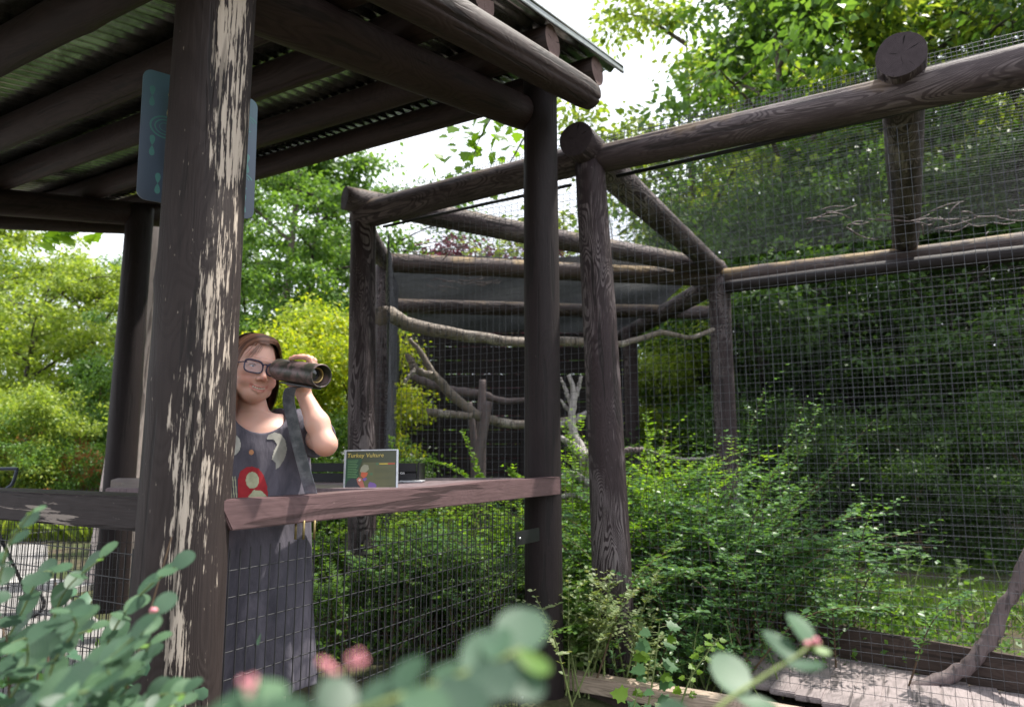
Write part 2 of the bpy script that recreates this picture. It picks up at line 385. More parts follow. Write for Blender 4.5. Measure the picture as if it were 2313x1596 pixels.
cg = mg.mix(mg.ramp(n2, [(.3, 0.), (.7, 1.)]), (.035, .026, .018), (.13, .10, .07)); cg = mg.mix(mg.ramp(n1, [(.42, 0.), (.6, .8)]), cg, (.045, .075, .02))
mg.bsdf(cg, .95, 0, .2, mg.bump(n2, .8, .03))
tag(link('ground', build_ground(), mg.m), kind='structure')
# asphalt path on the left and under the kiosk
mp_ = NT('path_asphalt'); v_ = mp_.tc(off=False); n1 = mp_.noise(v_, .8, 5, .6); n2 = mp_.noise(v_, 160, 3, .7)
cp = mp_.mix(mp_.ramp(n2, [(.35, 0.), (.68, 1.)]), (.15, .145, .145), (.34, .32, .31)); cp = mp_.mix(mp_.ramp(n1, [(.4, 0.), (.62, .45)]), cp, (.17, .155, .15))
mp_.bsdf(cp, .9, 0, .3, mp_.bump(n2, .4, .004))
mc_ = NT('concrete'); v_ = mc_.tc(off=False); n1 = mc_.noise(v_, 3, 6, .6); n2 = mc_.noise(v_, 90, 3, .7)
cc = mc_.mix(n1, (.34, .33, .32), (.5, .48, .46)); cc = mc_.mix(mc_.ramp(n2, [(.3, .4), (.5, 0.)]), cc, (.2, .19, .18)); mc_.bsdf(cc, .85, 0, .3, mc_.bump(n2, .3, .003))
def slab(name, poly, z0, z1, mat):
    bm = bmesh.new(); vs = [bm.verts.new((x, y, z1)) for x, y in poly]; f = bm.faces.new(vs)
    if f.normal.z < 0: f.normal_flip()
    r = bmesh.ops.extrude_face_region(bm, geom=[f]); 
    for q in r['geom']:
        if isinstance(q, bmesh.types.BMVert): q.co.z = z0
    bmesh.ops.recalc_face_normals(bm, faces=bm.faces)
    me = bpy.data.meshes.new(name); bm.to_mesh(me); bm.free(); return tag(link(name, me, mat), kind='structure')
Ap = Vector((-.95, 2.1, 0))
kk = lambda s, t: tuple((Ap + U * s + V * t).xy)
slab('path', [kk(-.05, -.02), kk(1.15, -.02), kk(1.5, 2.3), kk(2.6, 5.6), (-6.5, 10.2), (-30, 10.6), (-30, 7.9), (-7, 7.6), kk(-.05, 4.8)], -.3, .002, mp_.m)
slab('kerb', [(-30, 7.55), (-30, 7.85), (-6.0, 7.75), (-3.9, 7.0), (-4.0, 6.75), (-6.1, 7.45)], -.3, .03, mc_.m)
slab('forecourt', [kk(-.05, 4.85), (-7, 7.4), (-30, 7.5), (-30, -6), kk(-4, 3.5), kk(-.6, 1.2)], -.3, -.002, mp_.m)

# ------------------------------------------------------------------ kiosk (viewing shelter)
KI = empty('viewing_shelter', tuple(Ap), 'dark brown log viewing shelter with corrugated metal roof around the person', 'shelter')
def K(s, t, z): return Ap + U * s + V * t + Z * z
postA = log('post', P(386, 1660, 2.1) - Z * .5, P(497, -60, 2.1) + Z * .25, .130, .116, M_postA, KI, seed=3, seg=150, rings=70,
            crack=[(-2.45, .0045, .022), (-.55, .003, .008), (-1.1, .003, .006)], bend=.004)
postA['label'] = 'nearest post with cracked brown paint peeling to bare wood'
log('post', Vector((.181, 4.22, -.4)), P(1219, 150, 4.22), .112, .104, M_kiosk, KI, seed=5, seg=64, rings=40, crack=[(-1.2, .003, .006)], bend=.004)
pB0 = PZ(268, 1262, 0.0); pB0 = P(262, 1200, 6.0); pB1 = P(318, 470, 6.0); pB0 = pB1 + (pB0 - pB1) * 1.25; 
log('post', pB0, pB1, .125, .11, M_kiosk, KI, seed=6, seg=64, rings=40, crack=[(-1.3, .004, .01)])
log('post', K(-.4, 4.15, -.1), K(-.4, 4.15, 2.75), .12, .11, M_kiosk, KI, seed=8)
SL = .226
def zb(s): return CAMZ + 2.15 + SL * (s - 2.35)      # beam centre height
def kb(name, s0, s1, t, r0, r1, dz=0, seed=0, **k):
    return log(name, K(s0, t, zb(s0) + dz), K(s1, t, zb(s1) + dz), r0, r1, M_roofbeam, KI, seed=seed, seg=56, rings=36, **k)
kb('beam', -1.7, 2.36, -.28, .095, .088, seed=11, tip=.008, crack=[(-2.6, .005, .012)])
kb('beam', -1.7, 2.44, .17, .115, .105, dz=-.0, seed=12)
kb('beam', -1.7, 2.44, 4.02, .105, .10, seed=13)
kb('beam', -1.7, 2.44, 4.36, .11, .10, dz=-.02, seed=14)
PUR = [-1.55, -1.0, -.45, .10, .66, 1.15, 1.83, 2.45]
for i, s in enumerate(PUR):
    e0, e1 = (-.29 if i < 6 else -.30), 4.85
    z = zb(s) + .18
    log('rafter_log', K(s, e0, z), K(s, e1, z), .088, .083, M_roofbeam, KI, seed=20 + i, seg=56, rings=44, end=M_end_pink, crack=[(-2.2 + .4 * (i % 3), .004, .012)])
# corrugated roof, one sheet after another
def corr_sheet(w_, L):
    pitch, amp = .076, .0115; nx = int(w_ / pitch * 8) + 1; ny = 7
    x = np.linspace(0, w_, nx); y = np.linspace(0, L, ny); X, Y = np.meshgrid(x, y)
    Zz = amp * np.sin(2 * np.pi * X / pitch)
    top = np.stack([X, Y, Zz], -1).reshape(-1, 3); bot = top - [0, 0, .0012]
    v = np.vstack([top, bot]); n = nx; N = len(top)
    i, j = np.meshgrid(np.arange(ny - 1), np.arange(nx - 1), indexing='ij'); a = (i * n + j).ravel()
    f = np.stack([a, a + 1, a + n + 1, a + n], -1); fb = f[:, ::-1] + N
    b0 = np.arange(nx - 1); e1 = np.stack([b0 + 1, b0, b0 + N, b0 + 1 + N], -1); b1 = b0 + (ny - 1) * n; e2 = np.stack([b1, b1 + 1, b1 + 1 + N, b1 + N], -1)
    return npmesh('roof_sheet', v, np.vstack([f, fb, e1, e2]), True)
ux = -V; uy = (U + Z * SL).normalized(); uz = ux.cross(uy)
if uz.z < 0: uz = -uz
shw = .076 * 9; me_sheet = corr_sheet(shw, 4.75); me_sheet.materials.append(M_corr)
S0 = -1.85
for k in range(9):
    t = 5.2 - k * (shw - .076)
    o = K(S0, t, zb(S0) + .18 + .105 + .0025 * (k % 2))
    # sheet local x runs towards -V
    link('roof_sheet', me_sheet, None, KI, loc=tuple(o), rot=axes(ux, uy, ux.cross(uy)))
te = 5.2 - 8 * (shw - .076) - shw + .02
link('roof_edge', box_mesh('roof_edge', .012, 4.77, .05, bev=.002, segs=(1, 8, 1), jit=.0015), simple('edge_flashing', (.36, .38, .38), .4, .6, .5, .2, 9, .05), KI,
     loc=tuple(K(S0, te - .008, zb(S0) + .275) + uy * 2.38), rot=axes(ux, uy, ux.cross(uy)))
# rails
RH = CAMZ - .122
def rail_mesh(L, hgt, wdt, cut):
    """box along local Z with an oblique cut at the near end, top edge dished a little"""
    n = 30; zz = np.linspace(0, L, n); vs = []
    for i, z in enumerate(zz):
        dip = -.006 * math.sin(z * 2.4) - .003 * math.sin(z * 7)
        for (x, y) in ((-wdt / 2, 0), (wdt / 2, 0), (wdt / 2, -hgt), (-wdt / 2, -hgt)):
            c = cut * (y / -hgt) if i == 0 else 0
            vs.append((x, y + (dip if y == 0 else 0), z + c))
    f = []
    for i in range(n - 1):
        for j in range(4): f.append((i * 4 + j, i * 4 + (j + 1) % 4, i * 4 + 4 + (j + 1) % 4, i * 4 + 4 + j))
    f.append((3, 2, 1, 0)); f.append(((n - 1) * 4, (n - 1) * 4 + 1, (n - 1) * 4 + 2, (n - 1) * 4 + 3))
    me = bpy.data.meshes.new('rail'); me.from_pydata(vs, [], f); bm = bmesh.new(); bm.from_mesh(me); bmesh.ops.recalc_face_normals(bm, faces=bm.faces)
    bmesh.ops.bevel(bm, geom=[e for e in bm.edges if e.calc_face_angle(0) > .6], offset=.004, segments=2, affect='EDGES'); bm.to_mesh(me); bm.free(); return me
f0 = P(492, 1133, 2.06); f1 = P(1266, 1079, 4.12); f0.z = f1.z = RH   # outer top edge
rd = (f1 - f0); rL = rd.length; rd.normalize(); rn = Vector((rd.y, -rd.x, 0))   # outward normal (towards camera right)
rail_w = .095
rr_ = link('rail', rail_mesh(rL, .092, rail_w, .055), M_rail, KI, loc=tuple(f0 - rn * rail_w / 2), rot=axes(rn, Z, rn.cross(Z)) if rn.cross(Z).dot(rd) > 0 else axes(-rn, Z, (-rn).cross(Z)))
rr_['label'] = 'mauve brown timber rail between the two posts in front of the person'
rl0 = K(.02, .10, RH - .047); rl1 = K(.02, 4.05, RH - .047)
rlo = beam_between('rail', rl0, rl1, .14, .10, M_railL, KI, seed=4)
rlo['label'] = 'dark brown rail running left from the peeling post'
# end block between the near post and the rail
box('rail_block', (f0 - rn * .055 + rd * .012 - Z * .052).to_tuple(), (.085, .05, .088), M_postA, KI, rot=axes(rn, rd, rn.cross(rd)), bev=.004)
# ledge
def ledge():
    front = [(-1.66, 2.94), (-.55, 2.90), (-.22, 3.25), (.02, 3.72), (.10, 4.06)]
    back = [(.10, 4.36), (-2.35, 4.28), (-2.22, 3.98), (-2.02, 3.72), (-1.84, 3.42), (-1.72, 3.15)]
    poly = front + back; bm = bmesh.new(); vs = [bm.verts.new((x, y, CAMZ - .128)) for x, y in poly]; f = bm.faces.new(vs)
    r = bmesh.ops.extrude_face_region(bm, geom=[f])
    for q in r['geom']:
        if isinstance(q, bmesh.types.BMVert): q.co.z -= .045
    bmesh.ops.recalc_face_normals(bm, faces=bm.faces)
    bmesh.ops.bevel(bm, geom=[e for e in bm.edges if e.calc_face_angle(0) > .8], offset=.004, segments=2, affect='EDGES')
    me = bpy.data.meshes.new('ledge'); bm.to_mesh(me); bm.free(); return link('ledge', me, M_ledge, KI)
ledge()
for x, y in ((-1.5, 3.3), (-1.9, 4.1)):
    box('ledge_leg', (x, y, (CAMZ - .173) / 2), (.09, .09, CAMZ - .173), M_kiosk, KI)
# welded wire mesh
def wire_panel(name, org, du, dv, LU, LV, su, sv, r, mat, parent, wav=.0, seed=0, ext=0., clip=None, seg=4, rv=None, vstep=None):
    """rods along dv at spacing su, rods along du at spacing sv"""
    r_ = np.random.default_rng(seed); org = np.array(tuple(org)); du = np.array(tuple(du), float); dv = np.array(tuple(dv), float); nn = np.cross(du, dv); nn /= np.linalg.norm(nn)
    ph = r_.uniform(0, 6.28, 4)
    def sag(a, b): return nn * (wav * (math.sin(a * 2.1 + ph[0]) * math.sin(b * 1.7 + ph[1]) + .4 * math.sin(a * 5.3 + ph[2] + b * 3)))[0] if False else nn * (wav * (math.sin(a * 2.1 + ph[0]) * math.sin(b * 1.7 + ph[1]) + .4 * math.sin(a * 5.3 + ph[2] + b * 3)))
    V_, F_ = [], []; base = 0
    def rod(a0, b0, a1, b1, rad, off):
        nonlocal base
        n = max(2, int(math.hypot(a1 - a0, b1 - b0) / .3) + 1) if wav else 2
        d = (du * (a1 - a0) + dv * (b1 - b0)); d = d / np.linalg.norm(d); s = np.cross(d, nn)
        for k in range(n):
            t = k / (n - 1); a = a0 + (a1 - a0) * t; b = b0 + (b1 - b0) * t
            c = org + du * a + dv * b + sag(a, b) + nn * off
            for q in range(seg):
                an = 2 * math.pi * q / seg + .78; V_.append(c + rad * (math.cos(an) * s + math.sin(an) * nn))
        for k in range(n - 1):
            for q in range(seg):
                F_.append((base + k * seg + q, base + k * seg + (q + 1) % seg, base + (k + 1) * seg + (q + 1) % seg, base + (k + 1) * seg + q))
        base += n * seg
    a = 0.
    while a <= LU + 1e-6:
        lo, hi = (-ext, LV + ext) if clip is None else clip(a)
        rod(a + r_.normal(0, su * .012), lo, a + r_.normal(0, su * .012), hi, rv or r, r * .9); a += su
    b = 0.
    while b <= LV + 1e-6: rod(0, b, LU, b, r, -r * .9); b += sv
    me = npmesh(name, np.array(V_), np.array(F_), True); c0 = np.array(V_).mean(0); me.transform(Matrix.Translation(-Vector(c0)))
    return tag(link(name, me, mat, parent, loc=tuple(c0)), kind='stuff')
# right side panel of the kiosk: from beside post A to post C, top .285 below the camera
g0 = f0 - rn * .03 + rd * .0; g0.z = CAMZ - .283 - 1.35
wire_panel('mesh_panel', g0, rd, Z, 1.848, 1.35, .0385, .0765, .0021, M_wirek, KI, seed=1, ext=.012, wav=.002)
# far side below the ledge
h0 = Vector((.1, 4.30, -.25)); wire_panel('mesh_panel', h0, Vector((-1, -.03, 0)).normalized(), Z, 3.4, 1.27, .036, .075, .0021, M_wirek, KI, seed=2, ext=.01, wav=.004)
# left side panel
l0 = K(.05, .12, CAMZ - .30 - 1.0); wire_panel('mesh_panel', l0, V, Z, 3.9, 1.0, .0385, .0765, .0021, M_wirek, KI, seed=3, ext=.012, wav=.002)
# second left run from B towards D, seen through
l1 = K(-.3, 4.1, -.05); wire_panel('mesh_panel', l1, U, Z, 2.7, 1.0, .0385, .0765, .0021, M_wirek, KI, seed=4, ext=.012)
for (px, py, d) in ((1192, 1211, 3.74), (1192, 1388, 3.74), (1198, 1560, 3.74)):
    c = P(px, py, d)
    b = box('clip_bracket', c, (.006, .26, .068), M_black, KI, rot=axes(rn, rd, rn.cross(rd)), bev=.001)
    bo = link('bolt', tube_mesh('bolt', [(0, 0, 0), (0, 0, .008)], .007, 10), M_steel, b, loc=tuple(c + rn * .003 - rd * .10), rot=frame_to(rn))
for px in (668, 686, 710):
    c = P(px, 1196, 2.36); link('rail_bolt', tube_mesh('rail_bolt', [(0, 0, -.03), (0, 0, .03)], .004, 8), M_brass, KI, loc=tuple(c))
    
# ------------------------------------------------------------------ aviary
AV = empty('aviary', tuple(P(1372, 1500, 4.75)), 'large aviary of weathered brown logs and square wire mesh right of the shelter', 'aviary')
ZE = CAMZ + 2.04
Ebase, Etop = P(1395, 1600, 4.68), P(1333, 372, 4.7)
def alog(name, p0, p1, r0, r1, mat=M_avi, seed=0, **k):
    k.setdefault('seg', 56); k.setdefault('rings', 40)
    return log(name, p0, p1, r0, r1, mat, AV, seed=seed, **k)
alog('post', Ebase, Etop, .128, .105, M_avi, 31, crack=[(-1.2, .003, .008)])
Etp = P(1338, 360, 4.7); F1 = P(815, 478, 5.78); F1.z = ZE; Rt = P(2313, 150, 3.46)
dr = (P(1340, 362, 4.7) - P(2313, 150, 3.45)); dr.z = 0; dr.normalize()
alog('post', P(822, 1240, 5.78) - Z * .3, P(822, 490, 5.78), .112, .105, M_avi, 32)
# front beams
alog('beam', P(1345, 362, 4.7), P(2330, 143, 3.44) + (P(2330, 143, 3.44) - P(1345, 362, 4.7)) * .45, .098, .114, M_avib, 33, crack=[(-.6, .003, .008), (2.6, .003, .008)])
alog('beam', P(808, 490, 5.8), P(1345, 352, 4.69), .118, .10, M_avib, 34, tip=.02)
# back posts and beams
Gt = P(1622, 640, 7.75); Gb = P(1650, 1175, 7.7)
alog('post', Gb - Z * .3, P(1624, 630, 7.75), .118, .118, M_avi, 35)
alog('beam', P(1625, 628, 7.75), P(2420, 535, 6.1), .10, .10, M_moss, 36)
alog('beam', P(1642, 648, 7.6), P(2420, 560, 6.0), .07, .07, M_wallb, 53)
# cross logs lying on the beams
zc = ZE + .215
e_end = P(1300, 313, 4.50); 
alog('cross_log', e_end, P(1625, 612, 7.9), .118, .10, M_avi, 37)
k0 = P(2035, 122, 3.58); k1 = P(2045, 566, 7.05)
alog('cross_log', k0, k1, .125, .115, M_avi, 38)
alog('cross_log', P(778, 447, 5.62), P(1625, 607, 7.8), .098, .10, M_avib, 39)
k2 = k0 + (k0 - e_end) * .98; k2.z = k0.z; alog('cross_log', k2, k2 + (k1 - k0), .12, .11, M_avi, 40)
alog('beam', P(872, 592, 7.3), P(1625, 628, 7.75), .10, .10, M_moss, 41)
alog('beam', P(880, 690, 9.4), P(1600, 706, 9.7), .095, .095, M_avib, 42)
Ht = P(1402, 762, 11.9)
alog('beam', P(1622, 636, 7.8), P(1395, 765, 12.0), .12, .11, M_avi, 43)
alog('post', P(1432, 1170, 10.9), P(1422, 740, 10.9), .11, .11, M_avi, 44)
alog('post', P(870, 1220, 7.3), P(868, 600, 7.3), .09, .09, M_avi, 45)
alog('beam', P(812, 494, 5.8), P(872, 592, 7.3), .09, .09, M_avi, 46)
rp = k0 - V * 1.7; rp = Vector((rp.x, rp.y, 0)); alog('post', rp - Z * .35 + Vector((.35,-.2,0)), rp + Vector((.35,-.2,ZE - .1)), .125, .11, M_avi, 47)
# black pipe and gaps under the front beam
pp0 = P(1393, 398, 4.72); pp1 = P(2330, 188, 3.5)
link('top_pipe', tube_mesh('top_pipe', [(0, 0, 0), tuple(pp1 + (pp1 - pp0) * .3 - pp0)], .014, 10), M_black, AV, loc=tuple(pp0))
pp0 = P(866, 512, 5.8); pp1 = P(1290, 418, 4.85)
link('top_pipe', tube_mesh('top_pipe', [(0, 0, 0), tuple(pp1 - pp0)], .012, 10), M_black, AV, loc=tuple(pp0))
# wire mesh: front plane a little behind the posts
E0 = Vector((.571, 4.7, 0)) + U * .06
fr0 = E0 + V * 2.02; fr0.z = -.25
def wp(*a, **k): return wire_panel(*a, **k)
wp('mesh_panel', fr0, -V, Z, 5.6, 2.36 + .98, .053, .053, .00145, M_wireg, AV, seed=11, wav=.007)
wp('mesh_panel', Vector((2.3, 7.75, -.1)) + U * .05, (P(2420, 535, 6.1) - P(1625, 628, 7.75)).xy.to_3d().normalized(), Z, 3.6, 3.1, .05, .05, .0016, M_wire, AV, seed=12, wav=.01)
# roof mesh
brd = (P(2330, 143, 3.44) - P(1345, 362, 4.7)); brd.z = 0; brd.normalize()
ro = P(1345, 362, 4.7) - brd * 2.2; ro.z = ZE + .125
wp('roof_mesh', ro, brd, (U + Z * -.012), 6.2, 3.3, .05, .05, .0019, M_wire, AV, seed=13, wav=.02)
# curled seam where the roof mesh overlaps the beam
so_ = P(1345, 362, 4.7) - brd * 2.1 - U * .03; so_.z = ZE + .085
wp('mesh_seam', so_, brd, (Z * .95 + U * .2).normalized(), 5.6, .085, .025, .028, .0018, M_wire, AV, seed=14, wav=.008)
# denser net over the rear room and rear right
wp('roof_net', Vector((-1.5, 7.5, ZE + .12)), Vector((1, .0, 0)), Vector((-.03, 1, -.012)), 3.7, 4.5, .028, .022, .0038, M_wire, AV, seed=15, wav=.02)
lw = Vector((-1.07, 6.05, -.1)); wd_ = (Vector((-1.93, 11.9, -.1)) - lw)
wp('side_net', lw, wd_.normalized(), Z, wd_.length, 3.25, .045, .05, .0042, M_wireg, AV, seed=16, wav=.03)
# siding of the rear wall: single boards
x0, x1 = -1.98, 2.02; bh = .235
for i in range(15):
    z = -.22 + bh * i + bh / 2
    box('siding_board', ((x0 + x1) / 2, 11.95 + .004 * (i % 2), z), (.03, bh - .012, x1 - x0), M_wallb, AV, rot=axes(Vector((0, 1, 0)), Z, Vector((1, 0, 0))), bev=.003)
for x in (-1.2, .2, 1.6):
    box('wall_post', (x, 11.85, 1.5), (.12, .1, 3.4), M_wallb, AV)
# curb boards and deck
cb0 = P(1842, 1455, 4.95); cb1 = P(2313, 1525, 4.1); 
cbd = (cb1 - cb0); cbd.z = 0; cbd.normalize()
beam_between('curb_board', Vector((cb0.x, cb0.y, .03)), Vector((cb0.x, cb0.y, .03)) + cbd * 2.6, .045, .2, M_curb, AV, seed=5)
beam_between('curb_board', Vector((cb0.x, cb0.y, .03)) - cbd * 1.2 + U * .04, Vector((cb0.x, cb0.y, .03)) + cbd * .1 + U * .04, .045, .28, M_curb, AV, seed=6)
dk0 = Vector((cb0.x, cb0.y, -.075)) - cbd * .35
for i in range(26):
    a = dk0 + cbd * (.145 * i)
    beam_between('deck_board', a - U * .04, a - U * .98, .139, .03, M_deck, AV, seed=i, segs=3, jit=.0008)
box('deck_joist', (dk0 + cbd * 1.8 - U * .5 - Z * .09), (3.8, .08, .13), M_curb, AV, rot=axes(cbd, cbd.cross(Z) * -1, Z))
# low weathered edge timber, right of post C
lr0 = PZ(1270, 1530, -.045); lr1 = PZ(1790, 1620, -.045); q = (lr1 - lr0).normalized()
ET = empty('edge_timber', tuple(lr0), 'low bare sunlit timber beam running right from the foot of the dark post', 'timber')
beam_between('beam', lr0 - q * .02, lr0 + q * 3.2, .12, .085, M_bareplank, ET, seed=9, bev=.008)
beam_between('lower_board', lr0 - q * .02 - Z * .088 + U * .03, lr0 + q * 3.2 - Z * .088 + U * .03, .05, .085, M_curb, ET, seed=10)
wire_panel('mesh_panel', lr0 + Vector((.02, .02, -.6)), q, Z, 3.1, .45, .0385, .0765, .0021, M_wirek, ET, seed=6)
print('structures', time.time() - T0)

# ------------------------------------------------------------------ perches
def thing_branches(name, label, cat, parts, mat, group=None, seed=0, wob=.12):
    base = parts[0][0][-1]; e = empty(name, tuple(base), label, cat, group)
    for i, (pts, rs) in enumerate(parts): branch('limb' if i else 'main_limb', pts, rs, mat, e, seed=seed + i, wob=wob, n=34, seg=10, jit=.004)
    return e
Q = lambda l, d0, d1: [P(x, y, d0 + (d1 - d0) * i / (len(l) - 1)) for i, (x, y) in enumerate(l)]
thing_branches('perch_log', 'long rough barked perch branch spanning the aviary under the roof beams', 'perch', [
    (Q([(862, 712), (885, 712), (930, 735), (1050, 758), (1180, 772), (1300, 770), (1390, 778), (1440, 766), (1500, 752), (1560, 762), (1612, 742)], 6.2, 7.6), [.09, .075, .062, .058, .048, .042, .034, .03, .028, .026, .022])], M_perch, seed=3)
thing_branches('forked_branch', 'forked dead branch slanting down through the aviary to the dark post', 'branch', [
    (Q([(925, 764), (952, 801), (974, 835), (993, 860), (1021, 893), (1060, 924), (1088, 941), (1122, 952), (1190, 958), (1290, 950)], 7.0, 7.4), [.022, .028, .034, .044, .048, .048, .05, .05, .046, .04]),
    (Q([(978, 850), (938, 832), (929, 815), (918, 801)], 7.05, 7.0), [.04, .036, .038, .022]),
    (Q([(938, 836), (925, 848), (914, 862)], 7.0, 6.95), [.028, .02, .016]),
    (Q([(966, 931), (1010, 934), (1066, 940)], 7.1, 7.15), [.042, .036, .034])], M_perch, seed=20)
thing_branches('background_branch', 'dim brown branch behind the forked branch inside the aviary', 'branch', [
    (Q([(929, 849), (966, 865), (1021, 882), (1091, 891), (1133, 905), (1190, 902), (1260, 890)], 9.2, 9.6), [.05, .055, .06, .06, .045, .035, .02])], M_perchg, seed=30)
def stub(label, pts, d, rs, seed, mat=M_perchg):
    p = [P(x, y, d) for x, y in pts]; lo = p[-1].copy(); lo.z = gz(lo.x, lo.y) - .05; p.append(lo)
    e = empty('perch_post', tuple(lo), label, 'post', 'bare stake perches')
    branch('stake', p, rs, mat, e, seed=seed, n=20, wob=.08)
stub('thin bare stake with a broken orange top behind the forked branch', [(1090, 857), (1088, 940), (1087, 1068)], 7.6, [.035, .05, .055, .055], 41)
stub('bare stake leaning left, crossing in front of the forked branch', [(1103, 906), (1090, 985), (1078, 1068)], 7.2, [.045, .05, .055, .055], 42)
stub('short bare stake left of the two crossing stakes', [(1060, 908), (1070, 985), (1072, 1068)], 7.5, [.03, .04, .045, .05], 43)
thing_branches('bleached_tree', 'bleached dead tree with spiky forks between the two tall posts', 'dead tree', [
    (Q([(1283, 846), (1297, 890), (1292, 926), (1294, 971), (1312, 1015), (1330, 1060), (1335, 1150)], 6.9, 6.7), [.018, .03, .036, .042, .055, .07, .08]),
    (Q([(1266, 854), (1280, 885), (1290, 912)], 6.9, 6.9), [.012, .02, .026]),
    (Q([(1312, 850), (1304, 885), (1294, 920)], 6.9, 6.9), [.016, .022, .028]),
    (Q([(1266, 902), (1280, 920), (1292, 930)], 6.9, 6.9), [.012, .018, .024]),
    (Q([(1345, 925), (1318, 938), (1290, 952), (1262, 962)], 6.85, 6.9), [.018, .034, .04, .04]),
    (Q([(1258, 984), (1285, 1000), (1315, 1025), (1345, 1050)], 6.7, 6.6), [.02, .034, .05, .05]),
    (Q([(1262, 1078), (1290, 1068), (1320, 1085), (1345, 1110), (1350, 1150)], 6.3, 6.3), [.02, .028, .035, .03, .03]),
    (Q([(1268, 1120), (1300, 1118), (1338, 1135)], 6.2, 6.2), [.018, .02, .022])], M_perchw, seed=50)
thing_branches('leaning_branch', 'smooth curved branch rising from the deck at the right edge', 'branch', [
    (Q([(2360, 1190), (2318, 1270), (2292, 1335), (2252, 1405), (2232, 1448), (2190, 1500), (2140, 1528), (2050, 1562), (1960, 1606)], 4.1, 4.3), [.035, .036, .036, .038, .044, .042, .038, .032, .026])], M_perchg, seed=60)
thing_branches('short_stick', 'short cut stick poking right from the tall weathered post', 'branch', [
    (Q([(1385, 1017), (1420, 1016), (1452, 1015)], 5.4, 5.4), [.02, .022, .018])], M_perchg, seed=62)
thing_branches('thin_twig', 'thin sagging pale twig left of the far post', 'twig', [
    (Q([(1446, 1010), (1490, 1025), (1540, 1036), (1590, 1034), (1622, 1026)], 7.4, 7.6), [.012, .016, .016, .014, .01])], M_perchw, seed=63)
for li, (x, y, d, n, lab) in enumerate(((1035, 640, 8.2, 16, 'tangle of dead twigs caught on the roof net above the perch branch'), (1950, 500, 5.3, 14, 'bundle of dead pinkish twigs hanging beside the right cross log'), (2180, 500, 5.0, 20, 'grey dead twigs lying on the mesh roof at the right'), (940, 570, 7.0, 12, 'dead twigs lying on the mesh roof at the left corner'))):
    c = P(x, y, d); e = empty('dead_twigs', tuple(c), lab, 'twigs')
    r_ = random.Random(li)
    for k in range(n):
        a = c + Vector((r_.uniform(-.4, .3), r_.uniform(-.2, .2), r_.uniform(-.05, .08))); dd = Vector((r_.uniform(.05, .3), r_.uniform(-.1, .1), r_.uniform(-.08, .08)))
        branch('twig', [a, a + dd * .5 + Vector((0, 0, r_.uniform(-.03, .03))), a + dd], [.006, .005, .003], M_perchg if li != 3 else M_barkd, e, seg=5, n=6, seed=k)

# ------------------------------------------------------------------ foliage tools
DIAM = (np.array([[0, 0, 0], [.45, .30, .05], [1, 0, -.06], [.45, -.30, .05]]), [np.array([[0, 1, 2, 3]])])
OVATE = (np.array([[0, 0, 0], [.22, .26, .05], [.6, .31, .06], [1, 0, -.05], [.6, -.31, .06], [.22, -.26, .05], [.4, 0, 0.], [.75, 0, 0]]),
         [np.array([[0, 6, 2, 1], [0, 5, 4, 6], [6, 7, 3, 2], [6, 4, 3, 7]])])
BLADE = (np.array([[0, .03, 0], [0, -.03, 0], [.6, -.03, .02], [.6, .03, .02], [1, 0, -.06]]), [np.array([[0, 1, 2, 3]]), np.array([[3, 2, 4]])])
_l = [(0, 0), (.08, .34), (.02, .5), (.25, .42), (.42, .62), (.5, .38), (.62, .30), (.72, .36), (.78, .16), (1., 0)]
_m = [(x, y, .04 * abs(y) * 3) for x, y in _l] + [(x, -y, .04 * abs(y) * 3) for x, y in _l[1:-1]][::-1]
_m2 = np.array(_m + [(.4, 0, 0)]); _c = len(_m)
MAPLE = (_m2 - [0, 0, .02], [np.array([[_c, i, (i + 1) % _c] for i in range(_c)])])
def leaves(name, pos, tip, nor, size, tmpl=DIAM, width=1.):
    tv, tf = tmpl; pos = np.asarray(pos); n = len(pos); k = len(tv)
    tip = tip / (np.linalg.norm(tip, axis=1)[:, None] + 1e-9); side = np.cross(nor, tip); side /= np.linalg.norm(side, axis=1)[:, None] + 1e-9
    nor = np.cross(tip, side); size = np.broadcast_to(size, (n,))[:, None, None]
    v = pos[:, None] + size * (tv[None, :, 0, None] * tip[:, None] + width * tv[None, :, 1, None] * side[:, None] + tv[None, :, 2, None] * nor[:, None])
    off = (np.arange(n) * k)[:, None, None]
    return npmesh(name, v.reshape(-1, 3), [(f[None] + off).reshape(-1, f.shape[1]) for f in tf])
def rdir(r_, n, up=0.):
    d = r_.normal(0, 1, (n, 3)); d[:, 2] += up; return d / np.linalg.norm(d, axis=1)[:, None]
def merge_tubes(name, lst, seg=6):
    V_, F_ = [], []; b = 0
    for pts, rs in lst:
        pts = np.asarray(pts, float); n = len(pts); rs = lerp_r(rs, n); tan = np.gradient(pts, axis=0); tan /= np.linalg.norm(tan, axis=1)[:, None] + 1e-9
        ref = np.array([.3, .9, .1]); a = np.linspace(0, 2 * np.pi, seg, endpoint=False)
        for i in range(n):
            s = np.cross(tan[i], ref); s /= np.linalg.norm(s) + 1e-9; u = np.cross(s, tan[i])
            V_.append(pts[i] + rs[i] * (np.outer(np.cos(a), s) + np.outer(np.sin(a), u)))
        i0 = np.arange(n - 1)[:, None] * seg; j = np.arange(seg)[None]; j2 = (j + 1) % seg
        F_.append((np.stack([i0 + j, i0 + j2, i0 + seg + j2, i0 + seg + j], -1).reshape(-1, 4)) + b); b += n * seg
    return npmesh(name, np.concatenate(V_), np.concatenate(F_), True)
